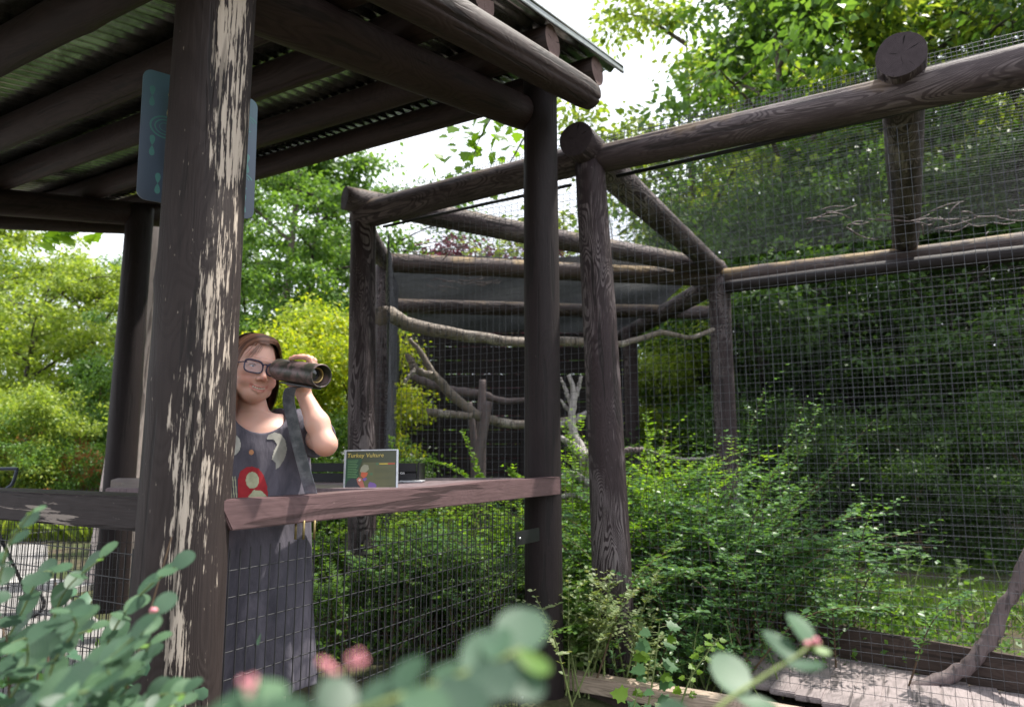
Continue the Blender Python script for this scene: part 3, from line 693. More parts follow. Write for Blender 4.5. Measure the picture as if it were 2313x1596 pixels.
def gen_tree(seed, H, cr, c0, nl, per, ls, tr=.16, flat=.45, lean=0., droop=0.):
    """returns (trunk mesh, crown mesh); crown between heights c0..H with radius cr"""
    r_ = np.random.default_rng(seed); tubes = []
    top = np.array([lean, r_.normal(0, .3), H * .92]); tp = spline([(0, 0, -.2), (r_.normal(0, .12) + lean * .3, r_.normal(0, .12), H * .4), tuple(top)], 14)
    tubes.append((tp, [tr, tr * .8, tr * .55, tr * .15])); cl = []
    for i in range(nl):
        f = i / (nl - 1); zf = c0 * .75 / H + (1 - c0 * .75 / H) * f ** .9; base = tp[min(13, int(zf * 13))]
        az_ = r_.uniform(0, 6.28) if i else 0; az_ = i * 2.4 + r_.normal(0, .4)
        hh = (base[2] - c0) / max(.1, H - c0); R_ = cr * (math.sqrt(max(.05, 1 - (2 * min(max(hh, 0), 1) * .93 - .85) ** 2))) * r_.uniform(.75, 1.1)
        end = base + np.array([math.cos(az_) * R_, math.sin(az_) * R_, R_ * r_.uniform(.15, .7) - droop * R_])
        mid = (base + end) / 2 + np.array([0, 0, R_ * .12]) + r_.normal(0, .1, 3); lp = spline([base, mid, end], 8)
        tubes.append((lp, [tr * .38, tr * .22, tr * .06]))
        for j in range(6):
            q = lp[2 + j if 2 + j < 8 else 7]; e2 = q + np.array([*(r_.normal(0, R_ * .33, 2)), r_.normal(.05, R_ * .16)])
            tubes.append((spline([q, (q + e2) / 2 + r_.normal(0, .04, 3), e2], 4), [tr * .1, tr * .03]))
            for m in range(2): cl.append(q + (e2 - q) * (1 - .45 * m) + r_.normal(0, .12, 3))
        cl.append(end)
    cl = np.array(cl); ls = ls * 1.22
    per = int(per * .66); N = len(cl) * per; cs = np.repeat(cl, per, 0); csz = np.repeat(r_.uniform(.15, .33, len(cl)) * cr / 2.6, per)
    off = r_.normal(0, 1, (N, 3)) * csz[:, None]; off[:, 2] *= flat
    off[:, 2] -= (off[:, 0] ** 2 + off[:, 1] ** 2) * .25
    pos = cs + off; nor = rdir(r_, N, 1.6); tip = off * 1.5 + r_.normal(0, .35, (N, 3)); tip[:, 2] -= .25
    return merge_tubes('trunk', tubes), leaves('crown', pos, tip, nor, ls * r_.uniform(.7, 1.25, N))
def place_tree(kind, variant, loc, sc, rz, leafm, barkm, label, group=None, cat='tree', top='tree'):
    e = empty(kind, tuple(loc), label, cat, group); e.rotation_euler.z = rz; e.scale = (sc, sc, sc)
    for nm, me, mt in (('trunk', variant[0], barkm), ('crown', variant[1], leafm)):
        key = (me.name, mt.name)
        m2 = _mc.get(key)
        if m2 is None: m2 = me.copy(); m2.materials.clear(); m2.materials.append(mt); _mc[key] = m2
        o = bpy.data.objects.new(nm, m2); COL.objects.link(o); o.parent = e
        if nm == 'crown': o['kind'] = 'stuff'
    return e
_mc = {}
TV = [gen_tree(1, 9., 2.9, 1.6, 17, 190, .115), gen_tree(2, 11., 3.2, 3.2, 18, 185, .12, lean=.5), gen_tree(3, 7., 2.7, .8, 15, 200, .105, tr=.11), gen_tree(4, 12., 3.0, 2.6, 20, 165, .13, droop=.15)]
TV.append(gen_tree(9, 12., 3.3, 2.2, 15, 120, .15)); TV.append(gen_tree(10, 11., 3.0, 2.0, 13, 110, .14, lean=-.4))
TB = [gen_tree(5, 3.4, 1.45, .25, 13, 210, .065, tr=.035, flat=.7), gen_tree(6, 2.3, 1.35, .1, 12, 200, .055, tr=.03, flat=.7)]
print('tree gens', time.time() - T0)
# ------------------------------------------------------------------ trees
tl = [  # px, d, variant, scale, leaf, bark, label, group
    (75, 15.5, 2, .78, L_bright, M_barkd, 'bright green leafy tree filling the gap at the left edge'),
    (205, 19, 0, .70, L_bright, M_barkd, 'taller light green tree just left of the back post'),
    (-60, 23, 1, .72, L_mid, M_barkd, 'distant green tree at the far left above the bright tree'),
    (-140, 18, 0, .9, L_bright, M_barkd, 'light green tree beyond the left frame edge'),
    (300, 24, 1, .72, L_mid, M_barkd, 'tall green tree behind the back post of the shelter'),
    (612, 17, 5, .98, L_mid, M_bark, 'tall tree with forked brown trunk behind the person'),
    (745, 20, 0, 1.05, L_mid, M_barkd, 'rounded green tree just left of the left aviary post'),
    (520, 23, 3, .85, L_mid, M_barkd, 'green tree behind the forked trunk tree'),
    (690, 15.0, 3, .62, L_mid, M_barkd, 'middle green tree between the yellow shrub and the forked trunk'),
    (560, 14.0, 2, .62, L_mid, M_barkd, 'leafy tree right of the peeling post above the person'),
    (650, 12.5, 2, .50, L_bright, M_barkd, 'small bright green tree above the head of the person'),
    (900, 26, 1, .68, L_mid, M_barkd, 'distant green tree seen past the left aviary corner'),
    (1040, 24, 0, .70, L_mid, M_barkd, 'distant rounded tree behind the aviary roof'),
    (1140, 19, 2, .88, L_red, M_barkd, 'plum red leaved tree glimpsed over the back of the aviary'),
    (1255, 21, 2, .85, L_mid, M_barkd, 'green tree seen between the two tall posts'),
    (1560, 16.5, 4, 1.02, L_bright, M_bark, 'tall tree with airy crown right of the shelter roof corner'),
    (1720, 18, 5, 1.1, L_mid, M_bark, 'tall green tree behind the middle of the aviary beam'),
    (1560, 12.5, 2, .55, L_bright, M_barkd, 'low bushy tree left of the far aviary post'),
    (1850, 13, 5, 1.05, L_mid, M_bark, 'dark green tree with pale trunk behind the aviary'),
    (2040, 15, 4, 1.1, L_bright, M_bark, 'tall tree behind the large sawn log end'),
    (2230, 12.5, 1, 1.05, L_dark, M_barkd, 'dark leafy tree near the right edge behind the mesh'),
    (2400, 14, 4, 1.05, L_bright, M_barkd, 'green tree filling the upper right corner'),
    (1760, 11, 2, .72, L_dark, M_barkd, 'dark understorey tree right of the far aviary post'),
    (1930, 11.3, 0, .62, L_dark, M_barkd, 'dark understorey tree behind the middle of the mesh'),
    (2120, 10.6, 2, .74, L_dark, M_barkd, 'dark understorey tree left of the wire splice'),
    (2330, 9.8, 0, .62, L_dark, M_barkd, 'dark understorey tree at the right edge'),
    (1690, 22, 0, 1.1, L_dark, M_barkd, 'dark broad tree far behind the far aviary post'),
    (1950, 21, 0, 1.35, L_dark, M_barkd, 'dark broad tree far behind the middle of the mesh'),
    (2250, 20, 5, 1.2, L_mid, M_barkd, 'dark tall tree far behind the right mesh'),
    (2620, 17, 1, 1.1, L_dark, M_barkd, 'dark tree beyond the right frame edge'),
]
for i, (px, d, vi, sc, lm, bmt, lab) in enumerate(tl):
    x = ray(px, 900)[0] * d
    place_tree('tree', TV[vi], (x, d, gz(x, d) if d < 24 else .24), sc, i * 1.7 + .4, lm, bmt, lab, 'trees around the aviary')
# unseen tree added right of the frame to throw shade
place_tree('tree', TV[1], (11.5, 4.6, -.1), 1.0, 1.1, L_dark, M_barkd, 'shade tree outside the frame on the right', 'trees around the aviary')
# shrubs
bl = [(650, 9.6, 0, .78, L_yellow, 'yellow green shrub behind the scope and arm'), (758, 10.2, 0, .93, L_yellow, 'yellow green shrub left of the left aviary post'), (580, 10.8, 1, .95, L_bright, 'bright shrub behind the head of the person'),
      (720, 8.0, 1, .62, L_mid, 'green shrub with pale flowers behind the elbow'), (560, 8.6, 1, .7, L_mid, 'low green shrub behind the dress'),
      (60, 12.2, 1, .86, L_bright, 'light green shrub at the far edge of the path'), (160, 12.6, 1, .74, L_mid, 'green shrub left of the leaning pole'), (-60, 12.0, 1, .9, L_bright, 'light shrub at the left frame edge'),
      (120, 13.8, 0, .62, L_bright, 'bright shrub behind the rust coloured boulders'), (230, 14.5, 0, .85, L_mid, 'dark green shrub behind the leaning pole'), (20, 14.2, 0, .75, L_bright, 'bright shrub under the tree at the left'),
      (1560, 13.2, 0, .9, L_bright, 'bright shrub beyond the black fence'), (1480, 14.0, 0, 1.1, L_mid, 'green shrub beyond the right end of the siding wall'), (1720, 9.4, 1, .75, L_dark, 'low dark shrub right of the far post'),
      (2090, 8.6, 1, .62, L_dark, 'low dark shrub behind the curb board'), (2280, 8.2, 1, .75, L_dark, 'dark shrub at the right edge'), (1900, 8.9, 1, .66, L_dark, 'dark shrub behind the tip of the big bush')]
for i, (px, d, vi, sc, lm, lab) in enumerate(bl):
    x = ray(px, 1000)[0] * d; place_tree('shrub', TB[vi], (x, d, gz(x, d)), sc, i * 2.1, lm, M_twig, lab, 'shrubs around the aviary', 'shrub')
# far wood closing the horizon
r_ = np.random.default_rng(99); N = 26000
an = r_.uniform(-1.15, 1.15, N); rad = r_.uniform(30, 38, N); hz = np.abs(r_.normal(0, 2.1, N)) * (1 + .3 * np.sin(an * 23)) + .2
pos = np.stack([np.sin(an) * rad, np.cos(an) * rad, hz], -1)
fw = link('far_wood', leaves('far_wood', pos, r_.normal(0, 1, (N, 3)), rdir(r_, N, .4), r_.uniform(.4, .9, N)), L_mid); tag(fw, 'distant green wood closing off the horizon', 'wood', kind='stuff')
print('trees', time.time() - T0)

# arching shrub of opposite leaved stems
def stem_bush(seed, base, nst, L0, spread, ls, bias=(0, 0, 0), lean=.9, per=22, tmpl=OVATE, up=1.2, rad=.25):
    r_ = np.random.default_rng(seed); tubes, ps, ts, ns, sz = [], [], [], [], []
    for i in range(nst):
        b = np.array(base) + np.array([*(r_.normal(0, rad, 2)), 0]); d = np.array([*(r_.normal(0, spread, 2)), up]) + np.array(bias) * r_.uniform(.3, 1.3); d /= np.linalg.norm(d)
        L = L0 * r_.uniform(.55, 1.1); out = d.copy(); out[2] = 0; e = b + d * L + out * L * lean * .35 - np.array([0, 0, L * .22 * r_.uniform(.3, 1.3) * lean])
        c = spline([b, b + d * L * .55, e], per); tubes.append((c[::2], [.006, .004, .0015])); tg = np.gradient(c, axis=0); tg /= np.linalg.norm(tg, axis=1)[:, None]
        for k in range(4, per):
            sd = np.cross(tg[k], [0, 0, 1.]); sd /= np.linalg.norm(sd) + 1e-6
            for sg in (-1, 1):
                # side twigs with leaves in the middle part
                if k % 3 == 0 and k < per - 3:
                    tw = sd * sg + tg[k] * .8 + r_.normal(0, .25, 3); tw /= np.linalg.norm(tw); tl_ = L0 * r_.uniform(.08, .2)
                    for m in range(5):
                        q = c[k] + tw * tl_ * (m + 1) / 5; s3 = np.cross(tw, [0, 0, 1]); s3 /= np.linalg.norm(s3) + 1e-6
                        for g2 in (-1, 1): ps.append(q); ts.append(s3 * g2 + tw * .5 + r_.normal(0, .15, 3)); ns.append([*r_.normal(0, .3, 2), 1]); sz.append(ls * r_.uniform(.65, 1.05))
                ps.append(c[k]); ts.append(sd * sg + tg[k] * .6 + r_.normal(0, .2, 3)); ns.append([*r_.normal(0, .35, 2), 1]); sz.append(ls * r_.uniform(.75, 1.15) * (1 - .4 * k / per))
    return merge_tubes('stems', tubes, 5), leaves('foliage', np.array(ps), np.array(ts), np.array(ns), np.array(sz), tmpl)
def bush(name, label, cat, leafm, stemm=None, group=None, **k):
    b = k['base']; a, c = stem_bush(**k); e = empty(name, tuple(b), label, cat, group)
    for m in (a, c): m.transform(Matrix.Translation(-Vector(b)))
    o1 = bpy.data.objects.new('stems', a); o2 = bpy.data.objects.new('foliage', c)
    for o, mt in ((o1, stemm or M_twig), (o2, leafm)): COL.objects.link(o); o.parent = e; o.data.materials.append(mt); 
    o2['kind'] = 'stuff'; o1['kind'] = 'stuff'
    return e
def G(px, d, py=1300):
    x = ray(px, py)[0] * d; return (x, d, gz(x, d))
G_B = 'leafy bushes in the planting bed'
bush('snowberry_bush', 'big sunlit snowberry bush spreading inside the mesh right of the tall weathered post', 'bush', L_snow, base=G(1560, 5.9), seed=1, nst=165, L0=1.45, spread=.62, ls=.052, rad=.42, bias=(.12, 0, 0), group=G_B)
bush('snowberry_bush', 'upright bright green bush directly behind the tall weathered post', 'bush', L_vine, base=G(1440, 6.6), seed=2, nst=70, L0=1.7, spread=.35, ls=.048, rad=.3, group=G_B)
bush('snowberry_bush', 'dark leafy lower bush under the sunlit snowberry bush', 'bush', L_snow, base=G(1640, 5.15), seed=3, nst=90, L0=.95, spread=.7, ls=.044, rad=.36, group=G_B)
for i, (px, py, d) in enumerate(((1828, 1190, 5.6), (1862, 1185, 5.9), (1780, 1060, 5.8), (1690, 1130, 6.1), (1885, 1275, 5.3))):
    pass
bush('long_shoots', 'long leafy shoots rising right out of the big bush', 'shoots', L_snow, base=G(1600, 5.7), seed=5, nst=12, L0=1.95, spread=.18, ls=.035, rad=.2, bias=(.55, -.1, 0), lean=.25, per=34)
mids = [(760, 6.6, 60, .95, L_mid), (900, 6.3, 70, .95, L_vine), (1010, 5.3, 70, .9, L_snow), (1130, 5.1, 70, .95, L_mid), (1110, 6.4, 60, 1.1, L_vine), (860, 5.2, 50, .7, L_mid), (1290, 6.0, 60, 1.2, L_vine), (960, 7.0, 50, 1.0, L_bright)]
labs = ['green bush seen through the mesh beside the dress', 'sunlit bush around the foot of the left aviary post', 'leafy bush behind the shelter mesh panel', 'leafy bush just left of the dark corner post', 'bright bush below the crossing stakes', 'low weedy bush behind the lower shelter mesh', 'bright green bush between the dark post and weathered post', 'light green bush further back below the ledge']
for i, ((px, d, n, L0, lm), lab) in enumerate(zip(mids, labs)):
    bush('leafy_bush', lab, 'bush', lm, base=G(px, d), seed=10 + i, nst=n, L0=L0, spread=.5, ls=.04, rad=.3, group=G_B)
# vines climbing the mesh
for i, (pts, d, lab) in enumerate((([(1095, 1090), (1078, 1060), (1060, 1010), (1045, 975)], 5.1, 'bright vine shoot climbing above the ledge in front of the stakes'), ([(1060, 1085), (1020, 1055), (985, 1045), (965, 1035)], 5.0, 'bright trailing sprig right of the black double bar frame'), ([(1185, 1085), (1165, 1075), (1150, 1060)], 4.8, 'small bright sprig at the ledge corner by the dark post'),
                                 ([(1290, 1110), (1300, 1050), (1288, 1000), (1275, 955)], 5.2, 'bright vine shoot between the dark post and the weathered post'), ([(880, 1060), (884, 1020), (882, 985)], 6.1, 'thin vine climbing the side net behind the bird sign'),
                                 ([(1480, 1100), (1470, 1040), (1462, 980), (1458, 935)], 5.6, 'tall leafy shoot right of the weathered post'), ([(1690, 1150), (1720, 1100), (1750, 1065), (1790, 1045)], 5.9, 'leafy shoot reaching up right of the far post'))):
    c = spline([P(x, y, d) for x, y in pts], 30); r_ = np.random.default_rng(200 + i); tg = np.gradient(c, axis=0); ps, ts, ns, sz = [], [], [], []
    lo = c[0].copy(); lo[2] = gz(lo[0], lo[1]); full = np.vstack([spline([lo, (lo + c[0]) / 2 + [.05, .05, 0], c[0]], 8), c[1:]])
    for k in range(0, 30, 1):
        for sg in (-1, 1):
            ps.append(c[k] + r_.normal(0, .004, 3)); ts.append(np.array([sg, 0, .35]) + r_.normal(0, .3, 3)); ns.append(r_.normal(0, .5, 3) + [0, -.6, .7]); sz.append(.042 * r_.uniform(.6, 1.2) * (1 - .45 * k / 30))
    e = empty('vine_shoot', tuple(lo), lab, 'vine'); 
    m1 = merge_tubes('stem', [(full, [.004, .003, .0015])], 5); m1.transform(Matrix.Translation(-Vector(lo))); o = bpy.data.objects.new('stem', m1); COL.objects.link(o); o.parent = e; m1.materials.append(M_stem)
    m2 = leaves('leaves', np.array(ps), np.array(ts), np.array(ns), np.array(sz), OVATE); m2.transform(Matrix.Translation(-Vector(lo))); o = bpy.data.objects.new('foliage', m2); COL.objects.link(o); o.parent = e; m2.materials.append(L_vine); o['kind'] = 'stuff'
# weeds in front of the weathered post
bush('weed_clump', 'pale seeding weeds around the foot of the weathered post', 'weeds', L_pale, M_stem, base=G(1345, 4.35, 1480), seed=31, nst=26, L0=.75, spread=.28, ls=.04, rad=.14, lean=.4, per=16)
bush('weed_clump', 'green narrow leaved weeds at the foot of the dark corner post', 'weeds', L_mid, M_stem, base=G(1290, 4.3, 1480), seed=32, nst=12, L0=.7, spread=.18, ls=.07, rad=.08, lean=.4, per=14)
bush('weed_clump', 'dark weeds behind the low edge timber', 'weeds', L_snow, M_stem, base=G(1560, 4.5, 1480), seed=33, nst=26, L0=.5, spread=.5, ls=.035, rad=.3, lean=.5, per=16)
# lobed-leaf seedling in front of the edge timber
def lobed_plant(name, label, pts, d, nl, ls, lm, seed):
    c = spline([P(x, y, d) for x, y in pts], 20); lo = c[0].copy(); lo[2] = gz(lo[0], lo[1]); r_ = np.random.default_rng(seed); e = empty(name, tuple(lo), label, 'plant')
    o = link('stem', merge_tubes('stem', [(np.vstack([[lo], c]), [.006, .004, .002])], 6), M_stem, e)
    for k in range(nl):
        b = c[3 + int(16 * k / max(1, nl - 1) * .98)] if nl > 1 else c[-1]; sg = -1 if k % 2 else 1
        t = Vector((sg * r_.uniform(.5, 1), r_.uniform(-.6, .3), r_.uniform(-.1, .5))).normalized(); q = Vector(b) + t * ls * .5
        link('petiole', merge_tubes('petiole', [(np.array([b, tuple(q)]), [.002, .0015])], 4), M_stem, e)
        n_ = np.array([[r_.normal(0, .3), -.5, 1.]]); m = leaves('leaf', np.array([[0, 0, 0]]), np.array([[t.x, t.y, t.z - .35]]), n_, ls * r_.uniform(.7, 1.15), MAPLE); link('leaf', m, lm if k % 3 else L_maple, e, loc=tuple(q))
    return e
lobed_plant('lobed_seedling', 'tall seedling with lobed leaves in front of the edge timber', [(1455, 1640), (1470, 1560), (1482, 1480), (1490, 1405)], 3.75, 15, .085, L_snow, 5)
lobed_plant('leafy_seedling', 'small round leaved seedling right of the lobed seedling', [(1535, 1600), (1560, 1530), (1600, 1470), (1622, 1440)], 3.9, 14, .05, L_vine, 6)
lobed_plant('lobed_weed', 'low lobed leaf weed below the edge timber', [(1410, 1640), (1430, 1600), (1440, 1560)], 3.6, 5, .08, L_snow, 7)
# forest floor plants behind the deck
bush('groundcover', 'broad leaved ground plants behind the curb board', 'ground cover', L_mid, M_stem, base=G(2010, 7.0), seed=41, nst=44, L0=.38, spread=.9, ls=.10, rad=.75, lean=.8, per=9)
bush('groundcover', 'low green ground plants near the end of the curb board', 'ground cover', L_vine, M_stem, base=G(2000, 6.0), seed=42, nst=44, L0=.26, spread=.9, ls=.05, rad=.5, lean=.8, per=9)
bush('groundcover', 'ground plants left of the leaning branch', 'ground cover', L_mid, M_stem, base=G(2180, 5.9), seed=43, nst=30, L0=.24, spread=.9, ls=.06, rad=.35, lean=.8, per=9)
r_ = np.random.default_rng(55); N = 22000
gx = r_.uniform(1.5, 7, N); gy = r_.uniform(5.2, 9.5, N); pos = np.stack([gx, gy, [gz(a, b) for a, b in zip(gx, gy)]], -1); keep = np.array([noise.noise(Vector((a * .9, b * .9, 3))) > -.12 + (0 if a > 2.6 else .3) for a, b in zip(gx, gy)])
pos = pos[keep]; n = len(pos); tp = r_.normal(0, .35, (n, 3)); tp[:, 2] = 1
tag(link('grass', leaves('grass', pos, tp, r_.normal(0, 1, (n, 3)), r_.uniform(.04, .12, n), BLADE), L_grass), 'short green grass growing behind the deck', 'grass', kind='stuff')
# leaf litter and low plants under the kiosk side bushes
N = 30000; gx = r_.uniform(-2.6, 3.2, N); gy = r_.uniform(4.5, 9.5, N); pos = np.stack([gx, gy, [gz(a, b) + .01 for a, b in zip(gx, gy)]], -1); pos[:, 2] += np.abs(r_.normal(0, .09, N))
tag(link('undergrowth', leaves('undergrowth', pos, r_.normal(0, 1, (N, 3)), rdir(r_, N, 1.), r_.uniform(.03, .06, N)), L_mid), 'low weedy undergrowth on the bed under the aviary', 'undergrowth', kind='stuff')
# orange day lilies across the path
e = empty('lily_bed', G(120, 11.2, 1090), 'bed of orange flowers beyond the path at the left', 'flower bed'); r_ = np.random.default_rng(66)
N = 5200; c = np.array(e.location); pos = c + np.stack([r_.uniform(-2.4, 1.0, N), r_.uniform(-.35, .6, N), np.zeros(N)], -1); tp = r_.normal(0, .45, (N, 3)); tp[:, 2] = 1
o = link('blades', leaves('blades', pos, tp, r_.normal(0, 1, (N, 3)), r_.uniform(.3, .62, N), BLADE, 1.3), L_bright, e); o['kind'] = 'stuff'
me_fl = leaves('flower', np.zeros((6, 3)), np.array([[math.cos(a), math.sin(a), .8] for a in np.linspace(0, 5.2, 6)]), np.array([[-math.cos(a), -math.sin(a), 1.] for a in np.linspace(0, 5.2, 6)]), .075)
me_fl.materials.append(simple('orange_petal', (.75, .16, .05), .5, 0, .3, .2, 20, 0))
for k in range(60):
    link('flower', me_fl, None, e, loc=(c[0] + random.uniform(-2.2, .9), c[1] + random.uniform(-.4, .2), c[2] + random.uniform(.42, .72)))
# pale flowers under the elbow
e = empty('white_flower_shrub', G(735, 7.6, 1060), 'white flowering plant behind the black double bar frame', 'shrub'); c = np.array(e.location); N = 2600
pos = c + np.stack([r_.normal(0, .55, N), r_.normal(0, .3, N), np.abs(r_.normal(.75, .22, N))], -1)
o = link('foliage', leaves('foliage', pos, r_.normal(0, 1, (N, 3)), rdir(r_, N, 1.), r_.uniform(.04, .08, N)), L_mid, e); o['kind'] = 'stuff'
o = link('blossom', leaves('blossom', pos[:900] + [0, -.1, .12], r_.normal(0, 1, (900, 3)), rdir(r_, 900, 1.), r_.uniform(.025, .045, 900)), simple('white_petal', (.75, .76, .62), .6, 0, .3, .1, 20, 0), e); o['kind'] = 'stuff'
print('bushes', time.time() - T0)

# maple sprays hanging into view
def maple_spray(label, pts, d, seed, nleaf, ls, spread):
    c = spline([P(x, y, d) for x, y in pts], 16); r_ = np.random.default_rng(seed); e = empty('maple_branch', tuple(c[0]), label, 'branch')
    link('twig', merge_tubes('twig', [(c, [.02, .012, .004])], 6), M_barkd, e)
    for k in range(nleaf):
        b = c[int(5 + 10 * r_.random())] + r_.normal(0, spread, 3) * [1, .6, .55]
        t = np.array([[*r_.normal(0, .6, 2), -.55]]); m = leaves('leaf', np.zeros((1, 3)), t, np.array([[r_.normal(0, .5), -.4, .8]]), ls * r_.uniform(.7, 1.2), MAPLE); link('leaf', m, L_maple, e, loc=tuple(b))
maple_spray('maple spray hanging into the sky gap above the aviary beam', [(1180, 120), (1130, 230), (1085, 310), (1060, 380)], 8.6, 1, 90, .16, .26)
maple_spray('maple leaves hanging below the roof at the far left', [(60, 380), (100, 450), (130, 500), (170, 520)], 7.2, 2, 42, .17, .16)
maple_spray('small maple spray above the beam left of the dark post', [(1230, 240), (1190, 300), (1150, 370), (1110, 420)], 8.8, 3, 34, .14, .2)

# ------------------------------------------------------------------ distant things
e = empty('leaning_pole', G(235, 7.6, 1150), 'weathered grey tree trunk pole leaning behind the back post of the shelter', 'pole')
p0 = P(270, 1290, 7.2); p1 = P(372, 470, 7.2); p0 = p1 + (p0 - p1) * 1.0; p0.z = -.1
log('trunk', p0, p1 + (p1 - p0) * .1, .29, .13, M_pole, e, seed=71, seg=48, rings=40, bend=.03)
BF = empty('black_fence', tuple(G(1600, 9.8, 1100)), 'thin black metal fence beyond the aviary', 'fence')
a = P(1440, 1046, 10.2); b = P(1760, 1046, 9.4); a.z = b.z = 1.16; dv_ = (b - a); L = dv_.length; dv_.normalize()
for zz in (1.16, .16): beam_between('fence_rail', Vector((a.x, a.y, zz)), Vector((b.x, b.y, zz)), .04, .045, M_black, BF, bev=.002, segs=1, jit=0)
for k in range(3):
    q = a + dv_ * (L * k / 2); box('fence_post', (q.x, q.y, .6), (.07, .07, 1.3), M_black, BF, bev=.002)
wire_panel('fence_wire', Vector((a.x, a.y, .1)), dv_, Z, L, 1.0, .05, .1, .0025, M_wirek, BF, seed=9)
HU = empty('dark_shed', tuple(G(1475, 17, 1000)), 'small dark shed roof glimpsed right of the siding wall', 'shed')
c = Vector(HU.location); box('wall', c + Z * 1.1 + Vector((.3, 0, 0)), (2.2, 1.6, 2.2), M_wallb, HU)
box('roof', c + Z * 2.45 + Vector((.3, 0, 0)), (2.8, 2.2, .08), simple('slate_roof', (.10, .105, .12), .7, 0, .4, .3, 4, .2), HU, rot=Matrix.Rotation(R(24), 3, 'Y'))
def boulder(label, px, py, d, s, seed):
    bm = bmesh.new(); bmesh.ops.create_icosphere(bm, subdivisions=4, radius=1)
    for v in bm.verts:
        n_ = noise.fractal(v.co * 1.3 + Vector((seed, 0, 0)), 1., 2., 4); v.co *= 1 + .22 * n_; v.co = Vector((v.co.x * s[0], v.co.y * s[1], v.co.z * s[2]))
    me = bpy.data.meshes.new('boulder'); bm.to_mesh(me); bm.free(); me.polygons.foreach_set('use_smooth', [True] * len(me.polygons))
    p = P(px, py, d); p.z = gz(p.x, p.y) + s[2] * .75; return tag(link('boulder', me, M_rust, loc=tuple(p)), label, 'boulder', 'rust coloured boulders')
M_rust = simple('rusty_sandstone', (.36, .13, .055), .85, 0, .2, .4, 6, .6)
boulder('rust coloured boulder at the left among the shrubs', 75, 985, 13.2, (.75, .5, .95), 1); boulder('smaller rust coloured boulder nearer the leaning pole', 170, 985, 13.0, (.62, .5, .92), 4)
# stroller, only its handle reaches into the picture
ST = empty('stroller', tuple(G(-60, 5.6, 1100)), 'dark pushchair whose handle shows at the left edge', 'pushchair')
c = Vector(ST.location); hp = [P(-60, 1060, 5.2), P(30, 1058, 5.2), P(37, 1063, 5.2), P(28, 1092, 5.2), P(8, 1112, 5.2), P(-20, 1180, 5.2)]
link('handle', tube_mesh('handle', spline(hp, 40) - np.array(tuple(hp[0])), .012, 8), simple('pushchair_tube', (.05, .06, .08), .4, .5, .5, .2, 10, 0), ST, loc=tuple(hp[0]))
hp2 = [p + Vector((-.38, .25, 0)) for p in hp]
for sx in (0, -.45):
    q0 = P(-18, 1175, 5.2) + Vector((sx, 0, 0)); q1 = Vector((q0.x - .25, q0.y - .35, .1)); q2 = Vector((q0.x + .05, q0.y + .45, .1))
    for q in (q1, q2):
        link('frame_tube', tube_mesh('frame_tube', [(0, 0, 0), tuple(q - q0)], .012, 8), M_black, ST, loc=tuple(q0))
        wl = link('wheel', tube_mesh('wheel', [(.09 * math.cos(t), 0, .09 * math.sin(t)) for t in np.linspace(0, 6.283, 25)], .012, 8), M_black, ST, loc=tuple(q))
box('seat', P(-40, 1150, 5.3) + Vector((-.25, 0, -.1)), (.36, .3, .4), simple('navy_canvas', (.03, .04, .07), .8), ST, bev=.05)

# sign board on the far side of the peeling post
def rounded_plate(w_, h_, r, t, nx=20, bend=0.):
    pts = []
    for cx_, cy_, a0 in ((w_ / 2 - r, h_ / 2 - r, 0), (-w_ / 2 + r, h_ / 2 - r, 90), (-w_ / 2 + r, -h_ / 2 + r, 180), (w_ / 2 - r, -h_ / 2 + r, 270)):
        for k in range(7): a_ = R(a0 + 15 * k); pts.append((cx_ + r * math.cos(a_), cy_ + r * math.sin(a_)))
    bm = bmesh.new(); vs = [bm.verts.new((x, y, t / 2)) for x, y in pts]; f = bm.faces.new(vs)
    rr = bmesh.ops.extrude_face_region(bm, geom=[f])
    for q in rr['geom']:
        if isinstance(q, bmesh.types.BMVert): q.co.z = -t / 2
    bmesh.ops.recalc_face_normals(bm, faces=bm.faces); me = bpy.data.meshes.new('plate'); bm.to_mesh(me); bm.free(); return me
def flat_poly(name, pts, mat, parent, M, z):
    bm = bmesh.new(); f = bm.faces.new([bm.verts.new((x, y, 0)) for x, y in pts]); 
    if f.normal.z < 0: f.normal_flip()
    me = bpy.data.meshes.new(name); bm.to_mesh(me); bm.free(); loc = M @ Vector((0, 0, z)); return link(name, me, mat, parent, loc=tuple(loc), rot=M.to_3x3())
TS = empty('teal_sign_board', tuple(P(440, 330, 2.32)), 'teal sign board with leaf pattern fixed behind the peeling post', 'sign')
tl_, tr_, bl_, br_ = P(328, 156, 2.22), P(586, 228, 2.46), P(303, 445, 2.22), P(568, 498, 2.46)
cc_ = (tl_ + tr_ + bl_ + br_) / 4; xx = ((tr_ + br_) - (tl_ + bl_)); wS = xx.length / 2; hS = ((tl_ + tr_) - (bl_ + br_)).length / 2; xx.normalize(); yy = ((tl_ + tr_) - (bl_ + br_)).normalized(); zz_ = xx.cross(yy).normalized(); yy = zz_.cross(xx)
MS = Matrix.Translation(cc_) @ axes(xx, yy, zz_).to_4x4()
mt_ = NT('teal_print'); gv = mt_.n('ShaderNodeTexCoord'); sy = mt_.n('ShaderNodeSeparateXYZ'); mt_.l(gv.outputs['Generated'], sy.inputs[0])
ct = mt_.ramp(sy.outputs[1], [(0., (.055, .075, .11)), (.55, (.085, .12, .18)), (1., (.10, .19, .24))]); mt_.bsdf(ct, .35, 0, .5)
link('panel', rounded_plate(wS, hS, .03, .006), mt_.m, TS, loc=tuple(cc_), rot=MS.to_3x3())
M_teal = simple('teal_motif', (.09, .26, .24), .4, 0, .5, .1, 10, 0)
